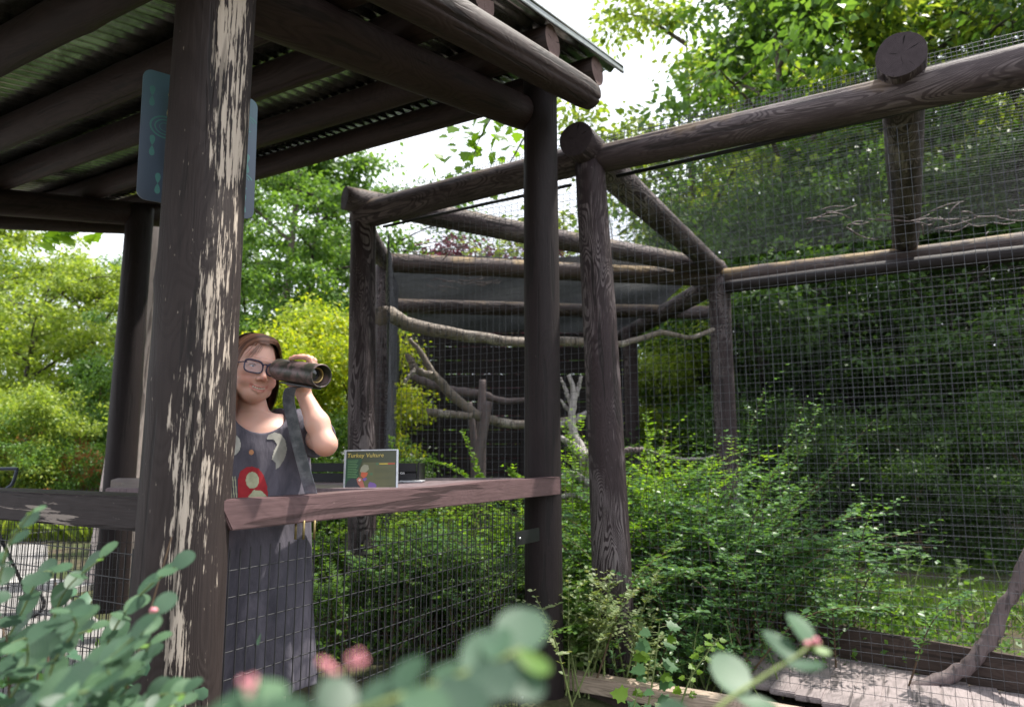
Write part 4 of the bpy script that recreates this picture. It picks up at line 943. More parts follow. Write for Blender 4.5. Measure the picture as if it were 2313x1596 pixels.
def drop(x, y, s, flip):
    return [(x + s * .42 * math.sin(t) * (1 - .0), y + flip * s * (1 - math.cos(t)) * .5 * (1.0) ) if True else 0 for t in []]
def drop_poly(x, y, w_, h_, flip):
    out = []
    for k in range(18):
        t = 2 * math.pi * k / 18; u = (1 - math.cos(t)) / 2; out.append((x + w_ * math.sin(t) * math.sqrt(max(u, 0)) * .8, y + flip * h_ * u))
    return out
k = 0
for (x, y) in ((-.42, .30), (-.26, .30), (-.10, .30), (-.40, -.08), (-.18, -.36), (-.34, -.36), (.42, -.05), (.33, .02), (.40, -.38), (.30, .2)):
    for fl in (1, -1): flat_poly('motif', drop_poly(x * wS, y * hS, .014, .036, fl), M_teal, TS, MS, .0036 + k * .0001)
for (x, y, r0_) in ((-.3, .08, .05), (.40, .28, .04), (.38, -.2, .038), (.38, -.46, .018), (-.15, -.12, .03)):
    for q in range(3):
        rr0 = r0_ * (1 - .3 * q); outer = [(x * wS + rr0 * math.cos(t), y * hS + rr0 * .8 * math.sin(t)) for t in np.linspace(.3, 5.2, 18)]; inner = [(x * wS + rr0 * .88 * math.cos(t), y * hS + rr0 * .8 * .86 * math.sin(t)) for t in np.linspace(5.2, .3, 18)]
        pts = [(a_, b_) for a_, b_ in outer + inner if abs(a_) < wS / 2 and abs(b_) < hS / 2]
        if len(pts) > 6: flat_poly('motif', pts, M_teal, TS, MS, .0037)
box('foam_strip', cc_ + xx * (-.105) + zz_ * .012 - yy * -.03, (.012, .26, .02), simple('old_foam', (.42, .38, .20), .9, 0, .2, .4, 40, .5), TS, rot=MS.to_3x3(), bev=.003, segs=(1, 14, 1), jit=.002)
box('bracket', cc_ + xx * (-.06) + yy * .17 + zz_ * .02, (.09, .012, .03), M_black, TS, rot=MS.to_3x3())
for (a_, b_) in ((-.085, .165), (-.09, -.17)):
    link('screw', tube_mesh('screw', [(0, 0, 0), (0, 0, .006)], .008, 10), M_brass, TS, loc=tuple(cc_ + xx * a_ + yy * b_ + zz_ * .003), rot=MS.to_3x3())

# ------------------------------------------------------------------ bird sign
def text_mesh(txt, size, mat, parent, M, x, y, z, shear=.15):
    cu = bpy.data.curves.new('lettering', 'FONT'); cu.body = txt; cu.size = size; cu.shear = shear; cu.extrude = .0003; cu.resolution_u = 3
    o = bpy.data.objects.new('t', cu); COL.objects.link(o); me = bpy.data.meshes.new_from_object(o.evaluated_get(bpy.context.evaluated_depsgraph_get())) if False else None
    dg = bpy.context.evaluated_depsgraph_get(); dg.update(); me = bpy.data.meshes.new_from_object(o.evaluated_get(dg)); bpy.data.objects.remove(o)
    return link('lettering', me, mat, parent, loc=tuple(M @ Vector((x, y, z))), rot=M.to_3x3())
BSd = 3.02
a0, a1 = P(783, 1019, BSd), P(896, 1017, BSd + .02)
wB = (a1 - a0).length; hB = .205
xb = (a1 - a0).normalized(); yb = (Z + Vector((0, .22, 0))).normalized(); yb = (yb - xb * yb.dot(xb)).normalized(); zb_ = xb.cross(yb)
cB = (a0 + a1) / 2 - yb * hB / 2; MB_ = Matrix.Translation(cB) @ axes(xb, yb, zb_).to_4x4()
BS = empty('bird_sign', tuple(cB - yb * hB / 2), 'green information sign reading Turkey Vulture standing on the ledge', 'sign')
flatm = lambda n, c, r=.4: simple(n, c, r, 0, .5, .04, 5, 0)
box('panel', cB, (wB, hB, .006), flatm('sign_olive', (.035, .042, .010), .3), BS, rot=MB_.to_3x3(), bev=.001)  # panel and print colours are darkened to carry the shade on the sign
SP = lambda u, v: ((u - .5) * wB, (v - .5) * hB)
def sp(pts, mat, z=.0034): return flat_poly('print', [SP(*p) for p in pts], mat, BS, MB_, z)
sp([(0.0, 1 - .0), (.0, .0), (.35, .0), (.28, .3), (.25, .62), (.33, .84), (.0, .84)], flatm('sign_green', (.008, .055, .02)), .0034)
sp([(.36, .0), (.30, .25), (.27, .55), (.34, .76), (.98, .76), (.98, 0)], flatm('sign_khaki', (.085, .088, .032)), .0036)
sp([(.0, .0), (.0, .28), (.04, .38), (.12, .44), (.22, .42), (.28, .3), (.34, .0)], flatm('sign_bird_dark', (.018, .022, .03)), .0040)
sp([(.22, .42), (.26, .46), (.32, .44), (.36, .34), (.40, .2), (.37, .14), (.32, .24), (.25, .32)], flatm('sign_bird_head', (.32, .10, .07)), .0044)
sp([(.25, .40), (.29, .43), (.31, .40), (.28, .37)], flatm('sign_eye', (.5, .42, .38)), .0048)
sp([(.28, .58), (.30, .66), (.36, .72), (.44, .70), (.46, .62), (.40, .56), (.32, .54)], flatm('sign_map_white', (.22, .22, .15)), .0040)
sp([(.30, .48), (.31, .56), (.44, .55), (.42, .48), (.36, .43)], flatm('sign_map_orange', (.4, .08, .03)), .0044)
sp([(.33, .42), (.40, .45), (.43, .42), (.38, .37)], flatm('sign_map_purple2', (.13, .07, .24)), .0048)
sp([(.45, .30), (.48, .36), (.58, .33), (.62, .28), (.57, .17), (.53, .04), (.50, .03), (.49, .15), (.46, .22)], flatm('sign_map_purple', (.13, .07, .24)), .0044)
sp([(.66, .715), (.66, .735), (.83, .735), (.83, .715)], flatm('sign_bar_yellow', (.55, .40, .03)), .0044); sp([(.83, .715), (.83, .735), (.97, .735), (.97, .715)], flatm('sign_bar_red', (.5, .05, .02)), .0044)
for (u_, v_) in ((.62, .725), (.51, .52), (.64, .10)): sp([(u_ + .03 * math.cos(t), v_ + .028 * math.sin(t)) for t in np.linspace(0, 6, 14)], flatm('sign_dot', (.05, .12, .05)), .0045)
mtx = flatm('sign_text_dark', (.07, .075, .03))
for (u0, u1, vs_) in ((.57, .93, [.62, .595, .57, .545]), (.57, .93, [.44, .415]), (.66, .94, [.27, .235, .2, .165, .13, .10])):
    for i, v_ in enumerate(vs_): e_ = u1 - (.07 if i % 2 else 0) ; sp([(u0, v_ - .006), (e_, v_ - .006), (e_, v_ + .006), (u0, v_ + .006)], mtx, .0045)
mtg = flatm('sign_text_green', (.10, .22, .08))
for i in range(11): v_ = .80 - .034 * i; sp([(.04, v_ - .006), (.24 - (i % 3) * .015, v_ - .006), (.24 - (i % 3) * .015, v_ + .006), (.04, v_ + .006)], mtg, .0045)
text_mesh('Turkey Vulture', .0245, flatm('sign_title', (.55, .42, .07)), BS, MB_, -.485 * wB, .5 * hB - .027, .0036, .12)
for sx in (-1, 1): box('frame_side', cB + xb * sx * (wB / 2 + .004) - zb_ * .006, (.008, hB + .004, .028), M_steel, BS, rot=MB_.to_3x3(), bev=.002)
box('frame_top', cB + yb * (hB / 2 + .002), (wB + .016, .005, .014), M_steel, BS, rot=MB_.to_3x3(), bev=.001)
box('foot', cB - yb * hB / 2 - zb_ * .03 + Z * .004, (wB * .6, .006, .08), M_steel, BS, rot=axes(xb, Z, -xb.cross(Z) if False else xb.cross(Z)))
# black double bar frame on the ledge
BB = empty('double_bar_frame', tuple(P(850, 1090, 3.62)), 'black metal double bar frame standing on the ledge behind the bird sign', 'display')
bx0, bx1 = P(590, 1053, 3.6), P(940, 1053, 3.6)
for yy_, nm in ((1055, 'upper_bar'), (1078, 'lower_bar')):
    q = (P(590, yy_, 3.6) + P(940, yy_, 3.6)) / 2; box(nm, q, ((bx1 - bx0).x, .03, .043), M_black, BB, bev=.002)
q = P(951, 1066, 3.72); box('end_plate', q, (.012, .24, .095), M_black, BB, bev=.002)
q = P(575, 1066, 3.72); box('end_plate', q, (.012, .24, .095), M_black, BB, bev=.002)
q = P(932, 1089, 3.6); q.z = CAMZ - .122; box('base_plate', q + Vector((0, -.02, 0)), (.12, .16, .006), simple('pale_plate', (.55, .56, .58), .4, .2), BB)
box('scale_strip', P(905, 1067, 3.62), (.16, .004, .012), M_black, BB, bev=.0005)
Mq = Matrix.Translation(P(893, 1069, 3.585)) @ axes(Vector((1, 0, 0)), Z, Vector((0, -1, 0))).to_4x4()
text_mesh('73 cm', .019, flatm('white_lettering', (.75, .75, .75)), BB, Mq, 0, -.002, .004, 0)

# ------------------------------------------------------------------ viewing scope
SC = empty('viewing_scope', tuple(P(700, 1112, 2.42)), 'dark green metal viewing scope on a bent steel strap bolted to the rail', 'scope')
ms_ = NT('scope_paint'); v_ = ms_.tc(); n1 = ms_.noise(v_, 16, 5, .65, .6); n2 = ms_.noise(ms_.tc(scale=(1, 1, .25)), 60, 4, .7)
c_ = ms_.mix(ms_.ramp(n1, [(.45, 0.), (.56, 1.)]), (.045, .047, .036), (.17, .115, .115)); c_ = ms_.mix(ms_.ramp(n2, [(.62, 0.), (.70, .8)]), c_, (.012, .011, .010)); ms_.bsdf(c_, ms_.mix(n2, .25, .55), .25, .5, ms_.bump(n2, .15, .002))
s0, s1 = P(642, 836, 2.40), P(722, 848, 2.25)
ax_ = (s1 - s0).normalized(); s0 = s0 - ax_ * .042; s1 = s1 + ax_ * .012; LS = (s1 - s0).length; RS = .0375
def lathe(name, prof, seg=48):
    a = np.linspace(0, 2 * np.pi, seg, endpoint=False); vs = np.concatenate([np.stack([np.cos(a) * r, np.sin(a) * r, np.full(seg, z)], -1) for r, z in prof]); n = len(prof)
    i0 = np.arange(n - 1)[:, None] * seg; j = np.arange(seg)[None]; j2 = (j + 1) % seg
    return npmesh(name, vs, np.stack([i0 + j, i0 + j2, i0 + seg + j2, i0 + seg + j], -1).reshape(-1, 4), True)
qs = frame_to(ax_)
link('tube', lathe('tube', [(.02, .004), (RS * .8, .0), (RS * .97, .006), (RS, .016), (RS, LS - .03), (RS * 1.01, LS - .004), (RS, LS), (RS - .0035, LS), (RS - .004, LS - .004), (RS - .004, LS - .045), (.0245, LS - .046)]), ms_.m, SC, loc=tuple(s0), rot=qs)
link('lens_ring', lathe('lens_ring', [(.0255, LS - .046), (.0255, LS - .03), (.0235, LS - .028), (.021, LS - .034), (.021, LS - .046)]), simple('brass_ring', (.45, .32, .14), .3, .9, .5, .1, 30, 0), SC, loc=tuple(s0), rot=qs)
link('lens', lathe('lens', [(.0225, LS - .040), (.014, LS - .0375), (.0001, LS - .0365)]), simple('lens_glass', (.01, .012, .016), .05, 0, .9, .05, 10, 0), SC, loc=tuple(s0), rot=qs)
# cradle and strap
dn = -(Z - ax_ * Z.dot(ax_)).normalized()
cm = (s0 + s1) / 2
box('cradle', cm + dn * (RS + .004) + ax_ * .015, (.034, .006, LS * .78), M_black, SC, rot=axes(ax_.cross(-dn), -dn, ax_), bev=.002)
def strap(name, pts, wdir, wid, th, mat, parent):
    c = spline(pts, 40); V_, F_ = [], []; tg = np.gradient(c, axis=0)
    for i, p in enumerate(c):
        wv = np.array(wdir[0]) * (1 - i / 39) + np.array(wdir[1]) * (i / 39); wv /= np.linalg.norm(wv); n_ = np.cross(tg[i], wv); n_ /= np.linalg.norm(n_)
        for a_, b_ in ((-1, -1), (1, -1), (1, 1), (-1, 1)): V_.append(p + wv * wid / 2 * a_ + n_ * th / 2 * b_)
    for i in range(39):
        for j in range(4): F_.append((i * 4 + j, i * 4 + (j + 1) % 4, i * 4 + 4 + (j + 1) % 4, i * 4 + 4 + j))
    F_.append((3, 2, 1, 0)); F_.append((156, 157, 158, 159)); me = bpy.data.meshes.new(name); me.from_pydata([tuple(v) for v in V_], [], F_)
    bm = bmesh.new(); bm.from_mesh(me); bmesh.ops.recalc_face_normals(bm, faces=bm.faces); bmesh.ops.bevel(bm, geom=[e for e in bm.edges if e.calc_face_angle(0) > 1.], offset=.001, segments=1, affect='EDGES'); bm.to_mesh(me); bm.free()
    return link(name, me, mat, parent)
msr = NT('scuffed_steel'); v_ = msr.tc(); n1 = msr.noise(v_, 18, 5, .7); cs_ = msr.mix(msr.ramp(n1, [(.4, 0.), (.7, 1.)]), (.12, .13, .16), (.30, .31, .36)); msr.bsdf(cs_, .36, .6, .5, msr.bump(n1, .1, .002))
strap('strap', [P(668, 874, 2.345), P(656, 879, 2.355), P(652, 905, 2.37), P(660, 945, 2.385), P(676, 1015, 2.41), P(692, 1075, 2.43), P(703, 1114, 2.45)], [(.97, -.22, 0), (.98, .2, 0)], .041, .005, msr.m, SC)
print('props', time.time() - T0)
# ------------------------------------------------------------------ person (distance field -> one continuous skin)
class Field:
    def __init__(s, lo, hi, h):
        s.lo = np.array(lo, float); s.h = h; s.n = np.ceil((np.array(hi) - lo) / h).astype(int) + 1
        s.d = np.full(s.n, 1., np.float32)
    def box(s, lo, hi, pad):
        a = np.clip(((np.array(lo) - pad - s.lo) / s.h).astype(int), 0, s.n); b = np.clip(((np.array(hi) + pad - s.lo) / s.h).astype(int) + 2, 0, s.n)
        sl = tuple(slice(x, y) for x, y in zip(a, b)); ax = [s.lo[i] + s.h * np.arange(a[i], b[i]) for i in range(3)]
        return sl, ax[0][:, None, None], ax[1][None, :, None], ax[2][None, None, :]
    def put(s, sl, d, k, sub=False):
        o = s.d[sl]; d = d.astype(np.float32)
        if sub:
            h = np.clip(.5 - .5 * (o + d) / k, 0, 1); s.d[sl] = o * (1 - h) - d * h + k * h * (1 - h)
        else:
            h = np.clip(.5 + .5 * (o - d) / k, 0, 1); s.d[sl] = o * (1 - h) + d * h - k * h * (1 - h)
    def capsule(s, a, b, ra, rb, k=.012, sub=False):
        a, b = np.array(tuple(a)), np.array(tuple(b)); r = max(ra, rb)
        sl, x, y, z = s.box(np.minimum(a, b) - r, np.maximum(a, b) + r, .03 + k); ab = b - a
        t = np.clip(((x - a[0]) * ab[0] + (y - a[1]) * ab[1] + (z - a[2]) * ab[2]) / (ab @ ab + 1e-12), 0, 1)
        d = np.sqrt((x - a[0] - t * ab[0]) ** 2 + (y - a[1] - t * ab[1]) ** 2 + (z - a[2] - t * ab[2]) ** 2) - (ra + (rb - ra) * t)
        s.put(sl, d, k, sub)
    def chain(s, pts, rs, k=.012, kj=.004, sub=False):
        for i in range(len(pts) - 1): s.capsule(pts[i], pts[i + 1], rs[i], rs[i + 1], k if i == 0 else k, sub)
    def ellipsoid(s, c, r, F=None, k=.012, sub=False):
        c = np.array(tuple(c)); R_ = max(r); sl, x, y, z = s.box(c - R_, c + R_, .03 + k); x, y, z = x - c[0], y - c[1], z - c[2]
        if F is not None: x, y, z = (x * F[i][0] + y * F[i][1] + z * F[i][2] for i in range(3))
        q = np.sqrt((x / r[0]) ** 2 + (y / r[1]) ** 2 + (z / r[2]) ** 2); s.put(sl, (q - 1) * min(r) * .5 + (q - 1) * R_ * .5 * (q > 1) + (q - 1) * min(r) * .5 * (q <= 1), k, sub)
    def stack(s, zs, As, Bs, cx_, cy_, ang, k=.01, wr=None):
        zs = np.array(zs); Rm = max(max(As), max(Bs)); sl, x, y, z = s.box((min(cx_) - Rm, min(cy_) - Rm, zs[0]), (max(cx_) + Rm, max(cy_) + Rm, zs[-1]), .02)
        zz = np.broadcast_to(z, (1, 1, z.size)); a = np.interp(z, zs, As); b = np.interp(z, zs, Bs); cx2 = np.interp(z, zs, cx_); cy2 = np.interp(z, zs, cy_)
        X = (x - cx2) * math.cos(ang) + (y - cy2) * math.sin(ang); Y = -(x - cx2) * math.sin(ang) + (y - cy2) * math.cos(ang)
        q = np.sqrt((X / a) ** 2 + (Y / b) ** 2); d = (q - 1) * np.minimum(a, b)
        if wr is not None: d = d + wr(X, Y, z, a)
        d = np.maximum(d, np.maximum(zs[0] - z, z - zs[-1])); s.put(sl, d, k)
    def mesh(s, name):
        d = s.d; m = d < 0; n = s.n
        c = np.zeros(n - 1, np.int8)
        for i in (0, 1):
            for j in (0, 1):
                for k in (0, 1): c += m[i:n[0] - 1 + i, j:n[1] - 1 + j, k:n[2] - 1 + k]
        I, J, K_ = np.nonzero((c > 0) & (c < 8)); ids = np.full(n - 1, -1, np.int32); ids[I, J, K_] = np.arange(len(I))
        acc = np.zeros((len(I), 3)); cnt = np.zeros(len(I))
        for ax in range(3):
            for u in (0, 1):
                for v in (0, 1):
                    o0 = [0, 0, 0]; oth = [q for q in range(3) if q != ax]; o0[oth[0]] = u; o0[oth[1]] = v; o1 = list(o0); o1[ax] = 1
                    a = d[I + o0[0], J + o0[1], K_ + o0[2]]; b = d[I + o1[0], J + o1[1], K_ + o1[2]]; cr_ = (a < 0) != (b < 0)
                    t = np.where(cr_, a / np.where(cr_, a - b, 1), 0); p = np.zeros((len(I), 3)); p[:, oth[0]] = u; p[:, oth[1]] = v; p[:, ax] = t
                    acc += p * cr_[:, None]; cnt += cr_
        vs = s.lo + s.h * (np.stack([I, J, K_], -1) + acc / cnt[:, None]); fs = []
        for ax in range(3):
            sl0 = [slice(1, -1)] * 3; sl0[ax] = slice(0, -1); sl1 = list(sl0); sl1[ax] = slice(1, None)
            # edges along ax with interior neighbours
            a = m[tuple(sl0)]; b = m[tuple(sl1)]; e = np.nonzero(a != b); idx = [e[q] + (0 if q == ax else 1) for q in range(3)]; sg = a[e]
            o1, o2 = (ax + 1) % 3, (ax + 2) % 3; quad = []
            for (u, v) in ((0, 0), (1, 0), (1, 1), (0, 1)):
                ii = [idx[0].copy(), idx[1].copy(), idx[2].copy()]; ii[o1] -= u; ii[o2] -= v; quad.append(ids[ii[0], ii[1], ii[2]])
            qd = np.stack(quad, -1); qd[~sg] = qd[~sg][:, ::-1]; fs.append(qd[(qd >= 0).all(1)])
        return npmesh(name, vs, np.vstack(fs), True)
HC = np.array(tuple(P(570, 833, 2.51))); ya = R(43); rl = R(7); pt = R(-2)
hf = np.array([math.sin(ya), -math.cos(ya), 0]); hx = np.array([math.cos(ya), math.sin(ya), 0]); hz_ = np.array([0, 0, 1.])
hx, hz_ = hx * math.cos(rl) - hz_ * math.sin(rl), hz_ * math.cos(rl) + hx * math.sin(rl); hf, hz_ = hf * math.cos(pt) + hz_ * math.sin(pt), hz_ * math.cos(pt) - hf * math.sin(pt)
HF = [hx, hf, hz_]; HS = 1.05
def H(x, y, z): return HC + (hx * x + hf * y + hz_ * z) * HS
def Hm(pts): pts = np.asarray(pts, float); return HC + HS * (pts[:, :1] * hx + pts[:, 1:2] * hf + pts[:, 2:3] * hz_)
TC = np.array([-.915, 2.57]); ta = R(24); txv = np.array([math.cos(ta), math.sin(ta), 0]); tyv = np.array([math.sin(ta), -math.cos(ta), 0])  # tyv = facing
def Tt(x, y, z): return np.array([TC[0], TC[1], 0]) + txv * x + tyv * y + np.array([0, 0, z])
F = Field((-1.33, 2.14, -.01), (-.55, 2.86, 1.72), .0036)
class HeadScaled:
    def ellipsoid(s, c, r, *a): F.ellipsoid(c, tuple(q * HS for q in r), *a)
    def capsule(s, a, b, ra, rb, *k): F.capsule(a, b, ra * HS, rb * HS, *k)
    def chain(s, pts, rs, *k, **kw): F.chain(pts, [q * HS for q in rs], *k, **kw)
FH = HeadScaled()
# torso, neck
F.stack([.80, .88, 1.0, 1.12, 1.25, 1.32, 1.372], [.15, .165, .150, .150, .158, .150, .085], [.11, .12, .105, .105, .10, .085, .06], [TC[0]] * 7, [TC[1]] * 7, ta, .01)
shL, shR = Tt(.145, .0, 1.325), Tt(-.155, .0, 1.325)
F.capsule(Tt(0, .0, 1.30), H(0, -.02, -.05), .053, .050, .03)
F.ellipsoid(Tt(0, .05, 1.27), (.12, .05, .07), [txv, tyv, (0, 0, 1)], .03)
# head
FH.ellipsoid(H(0, -.02, .03), (.074, .092, .083), HF, .01); FH.ellipsoid(H(0, .025, -.025), (.066, .066, .085), HF, .015)
FH.ellipsoid(H(0, .045, -.087), (.040, .038, .030), HF, .016)
for s_ in (-1, 1):
    FH.ellipsoid(H(.038 * s_, .056, -.043), (.027, .025, .024), HF, .014)
    FH.ellipsoid(H(.043 * s_, .024, -.070), (.024, .028, .024), HF, .014)
FH.ellipsoid(H(0, .080, .022), (.048, .012, .010), HF, .012)
for s_ in (-1, 1):
    FH.ellipsoid(H(.032 * s_, .094, -.001), (.018, .014, .012), HF, .010, True)
FH.capsule(H(0, .083, .006), H(0, .103, -.033), .007, .0095, .010); FH.ellipsoid(H(0, .103, -.036), (.0115, .011, .010), HF, .005)
for s_ in (-1, 1):
    FH.ellipsoid(H(.0125 * s_, .094, -.041), (.0075, .009, .0065), HF, .004)
    FH.ellipsoid(H(.0062 * s_, .099, -.0475), (.0032, .004, .003), HF, .002, True)
    ex, lidu, lidl = .032 * s_, [(-.014, .070, .001), (-.006, .0795, .0065), (.004, .0805, .0065), (.013, .074, -.001)], [(-.014, .070, .0), (-.004, .0785, -.0068), (.006, .078, -.0065), (.013, .074, -.001)]
    FH.chain([H(ex + a * s_ * -1, b, c) for a, b, c in lidu], [.003, .0036, .0036, .003], .004); FH.chain([H(ex + a * s_ * -1, b, c) for a, b, c in lidl], [.0026, .003, .003, .0026], .004)
    FH.ellipsoid(H(.076 * s_, -.005, -.012), (.010, .018, .030), HF, .006)
sm = [(-.030, .0705, -.0600), (-.016, .0825, -.0690), (0, .0868, -.0715), (.016, .0825, -.0690), (.030, .0705, -.0600)]
FH.chain([H(a, b + .0005, c + .0052 - abs(a) * .10) for a, b, c in sm], [.0022, .0042, .0046, .0042, .0022], .004)
FH.chain([H(a * .92, b - .001, c - .0088 + abs(a) * .20) for a, b, c in sm], [.0022, .0050, .0058, .0050, .0022], .005)
FH.chain([H(a * .95, b + .004, c - .0018) for a, b, c in sm], [.0018, .0042, .0052, .0042, .0018], .0015, sub=True)
# left arm to the scope
elb = P(735, 1003, 2.38); wri = P(684, 886, 2.41)
F.chain([shL, elb], [.050, .036], .03); F.chain([elb, np.array(tuple(elb)) * .6 + np.array(tuple(wri)) * .4 + [.004, .0, 0], wri], [.036, .0375, .024], .02)
palm = P(690, 852, 2.372); F.chain([wri, palm, P(698, 828, 2.36)], [.024, .027, .020], .012)
for (a, b, c, d_, r_f) in (((704, 824, 2.337), (696, 808, 2.318), (674, 806, 2.330), (656, 810, 2.345), .0085), ((708, 827, 2.352), (704, 810, 2.336), (684, 805, 2.345), (664, 806, 2.360), .0088), ((710, 832, 2.366), (710, 814, 2.352), (695, 806, 2.352), (678, 804, 2.366), .0084), ((710, 840, 2.378), (712, 822, 2.366), (704, 810, 2.364), (694, 805, 2.37), .0075)):
    F.chain([P(698, 835, 2.365), P(*a), P(*b), P(*c), P(*d_)], [.012, r_f * 1.1, r_f, r_f * .95, r_f * .85], .005)
F.chain([P(686, 868, 2.385), P(668, 872, 2.385), P(652, 866, 2.39)], [.014, .0105, .0088], .008)
# right arm, resting beside the body behind the post
elR = Tt(-.235, .04, 1.08); wrR = Tt(-.19, .19, .98)
F.chain([shR, elR], [.056, .045], .03); F.chain([elR, (elR + wrR) / 2, wrR], [.043, .040, .026], .02)
pR = Tt(-.17, .255, .965); F.capsule(wrR, pR, .024, .022, .012)
for i in range(4):
    o_ = Tt(-.185 + .017 * i, .28, .96); F.chain([pR, o_, o_ + tyv * .03 + [0, 0, -.01], o_ + tyv * .045 + [0, 0, -.03]], [.014, .0085, .008, .007], .005)
F.chain([Tt(-.15, .23, .965), Tt(-.125, .26, .955), Tt(-.12, .285, .95)], [.013, .010, .008], .008)
# legs and feet
for s_ in (-1, 1):
    F.chain([Tt(.075 * s_, 0, .84), Tt(.08 * s_, .01, .46), Tt(.085 * s_, -.01, .10)], [.088, .058, .036], .03); F.capsule(Tt(.085 * s_, -.01, .07), Tt(.09 * s_, .11, .04), .034, .028, .02)
PE = empty('person', tuple(Tt(0, 0, 0)), 'person in glasses and a charcoal dress looking through the scope beside the peeling post', 'person')
bme = F.mesh('body'); nv = len(bme.vertices); co = np.empty(nv * 3, np.float32); bme.vertices.foreach_get('co', co); co = co.reshape(-1, 3)
loc_ = (co - HC) @ np.array(HF).T / HS
col = np.tile(np.array([.63, .375, .30]), (nv, 1))
def tint(c, w_): 
    global col
    col = col * (1 - w_[:, None]) + np.array(c) * w_[:, None]
def gs(c, r_, amp=1.): return amp * np.exp(-(((loc_ - np.array(c)) / np.array(r_)) ** 2).sum(1))
tint((.62, .24, .19), np.clip(gs((-.042, .07, -.04), (.024, .03, .022), .65) + gs((.042, .07, -.04), (.024, .03, .022), .65) + gs((0, .105, -.037), (.012, .02, .012), .8), 0, 1))
head_m = (loc_[:, 1] > .055) & (np.abs(loc_[:, 0]) < .035)
curve_z = np.interp(np.abs(loc_[:, 0]), [0, .016, .030], [-.0715, -.0690, -.0600])
dz_ = loc_[:, 2] - curve_z; lipw = np.interp(np.abs(loc_[:, 0]), [0, .022, .030, .033], [1, 1, .7, 0])
tint((.50, .13, .12), head_m * lipw * np.clip(1 - np.abs(dz_ + .0015) / .0105, 0, 1) ** .5 * (np.abs(dz_ + .0015) < .0105) * .85)
for s_ in (-1, 1): 
    bz = .0235 + .004 * np.cos((loc_[:, 0] * s_ - .034) * 60); w2 = np.exp(-((loc_[:, 2] - bz) / .0032) ** 2) * np.clip(1 - np.abs(loc_[:, 0] * s_ - .032) / .021, 0, 1) ** .4 * (loc_[:, 1] > .05) * (np.abs(loc_[:, 0] * s_ - .032) < .021)
    tint((.22, .12, .08), np.clip(w2 * .6, 0, 1))
    tint((.50, .27, .22), gs((.032 * s_, .078, 0), (.018, .02, .012), .5))
tint((.60, .22, .17), .55 * np.exp(-(((co - (np.array(tuple(elb)) + [.01, -.02, -.035])) / .035) ** 2).sum(1)))
tint((.62, .27, .20), .5 * np.exp(-(((co - np.array(tuple(P(685, 806, 2.34)))) / .03) ** 2).sum(1)))
ca = bme.color_attributes.new('skin_tint', 'FLOAT_COLOR', 'POINT'); ca.data.foreach_set('color', np.hstack([col, np.ones((nv, 1))]).astype(np.float32).ravel())
ms = NT('skin'); at = ms.n('ShaderNodeAttribute', attribute_name='skin_tint'); nn_ = ms.noise(ms.tc(), 220, 3); blot_ = ms.noise(ms.tc(), 18, 4)
cS = ms.mix(ms.ramp(blot_, [(.35, 0.), (.7, .35)]), at.outputs['Color'], (.60, .30, .22)); ms.bsdf(cS, .48, 0, .4, ms.bump(nn_, .12, .0008), sub=.25)
bme.materials.append(ms.m); bo_ = link('body', bme, None, PE)
print('body', nv, time.time() - T0)
# dress
D = Field((-1.36, 2.16, .36), (-.55, 2.98, 1.48), .0048)
def wrk(X, Y, z, a):
    an = np.arctan2(Y, X); fal = np.clip((1.12 - z) / .7, 0, 1)
    return .010 * fal * np.sin(an * 9 + z * 2 + np.sin(z * 3 + an * 2)) + .004 * fal * np.sin(an * 21 - z * 3) + .0035 * np.sin(an * 13 + z * 6) * np.exp(-((z - 1.12) / .14) ** 2) + .003 * np.sin(z * 26 + an * 5) * np.exp(-((z - 1.22) / .1) ** 2)
D.stack([.44, .60, .80, .92, 1.0, 1.12, 1.24, 1.32, 1.375, 1.395], [.232, .225, .212, .205, .198, .186, .180, .172, .115, .075], [.18, .175, .16, .152, .142, .132, .122, .106, .082, .062], [TC[0]] * 10, [TC[1]] * 10, ta, .01, wrk)
slL = np.array(shL) + (np.array(tuple(elb)) - shL) * .62; slR = shR + (elR - shR) * .5
D.capsule(shL, slL, .070, .070, .03); D.capsule(shR, slR, .070, .066, .03)
for s0_, e_ in ((slL, np.array(tuple(elb)) - shL), (slR, elR - shR)):
    e_ = e_ / np.linalg.norm(e_); c_ = s0_ + e_ * .055
    D.ellipsoid(c_ + e_ * .02, (.095, .095, .062), [np.cross(e_, (0, .1, 1)) / np.linalg.norm(np.cross(e_, (0, .1, 1))), np.cross(e_, np.cross(e_, (0, .1, 1))) / np.linalg.norm(np.cross(e_, np.cross(e_, (0, .1, 1)))), e_], .004, True)
# neck opening: scooped at the front
D.ellipsoid(Tt(.0, .075, 1.385), (.092, .115, .088), [txv, tyv, (0, 0, 1)], .004, True)
D.capsule(Tt(0, -.02, 1.32), H(0, -.02, -.03), .076, .08, .004, True)
md = NT('charcoal_jersey'); n1 = md.noise(md.tc(scale=(1, 1, .45)), 9, 5, .65, .6); n2 = md.noise(md.tc(), 260, 2); n3 = md.noise(md.tc(scale=(1, 1, .2)), 34, 4, .6)
cD = md.mix(md.ramp(n1, [(.36, 0.), (.66, 1.)]), (.048, .046, .060), (.135, .122, .15)); cD = md.mix(md.math('MULTIPLY', n2, .35), cD, (.16, .15, .18)); cD = md.mix(md.ramp(n3, [(.55, 0.), (.75, .5)]), cD, (.035, .034, .045))
md.bsdf(cD, .9, 0, .2, md.bump(md.math('ADD', n1, md.math('MULTIPLY', n3, .6)), .45, .012))
dme = D.mesh('dress'); dme.materials.append(md.m); dro = link('dress', dme, None, PE)
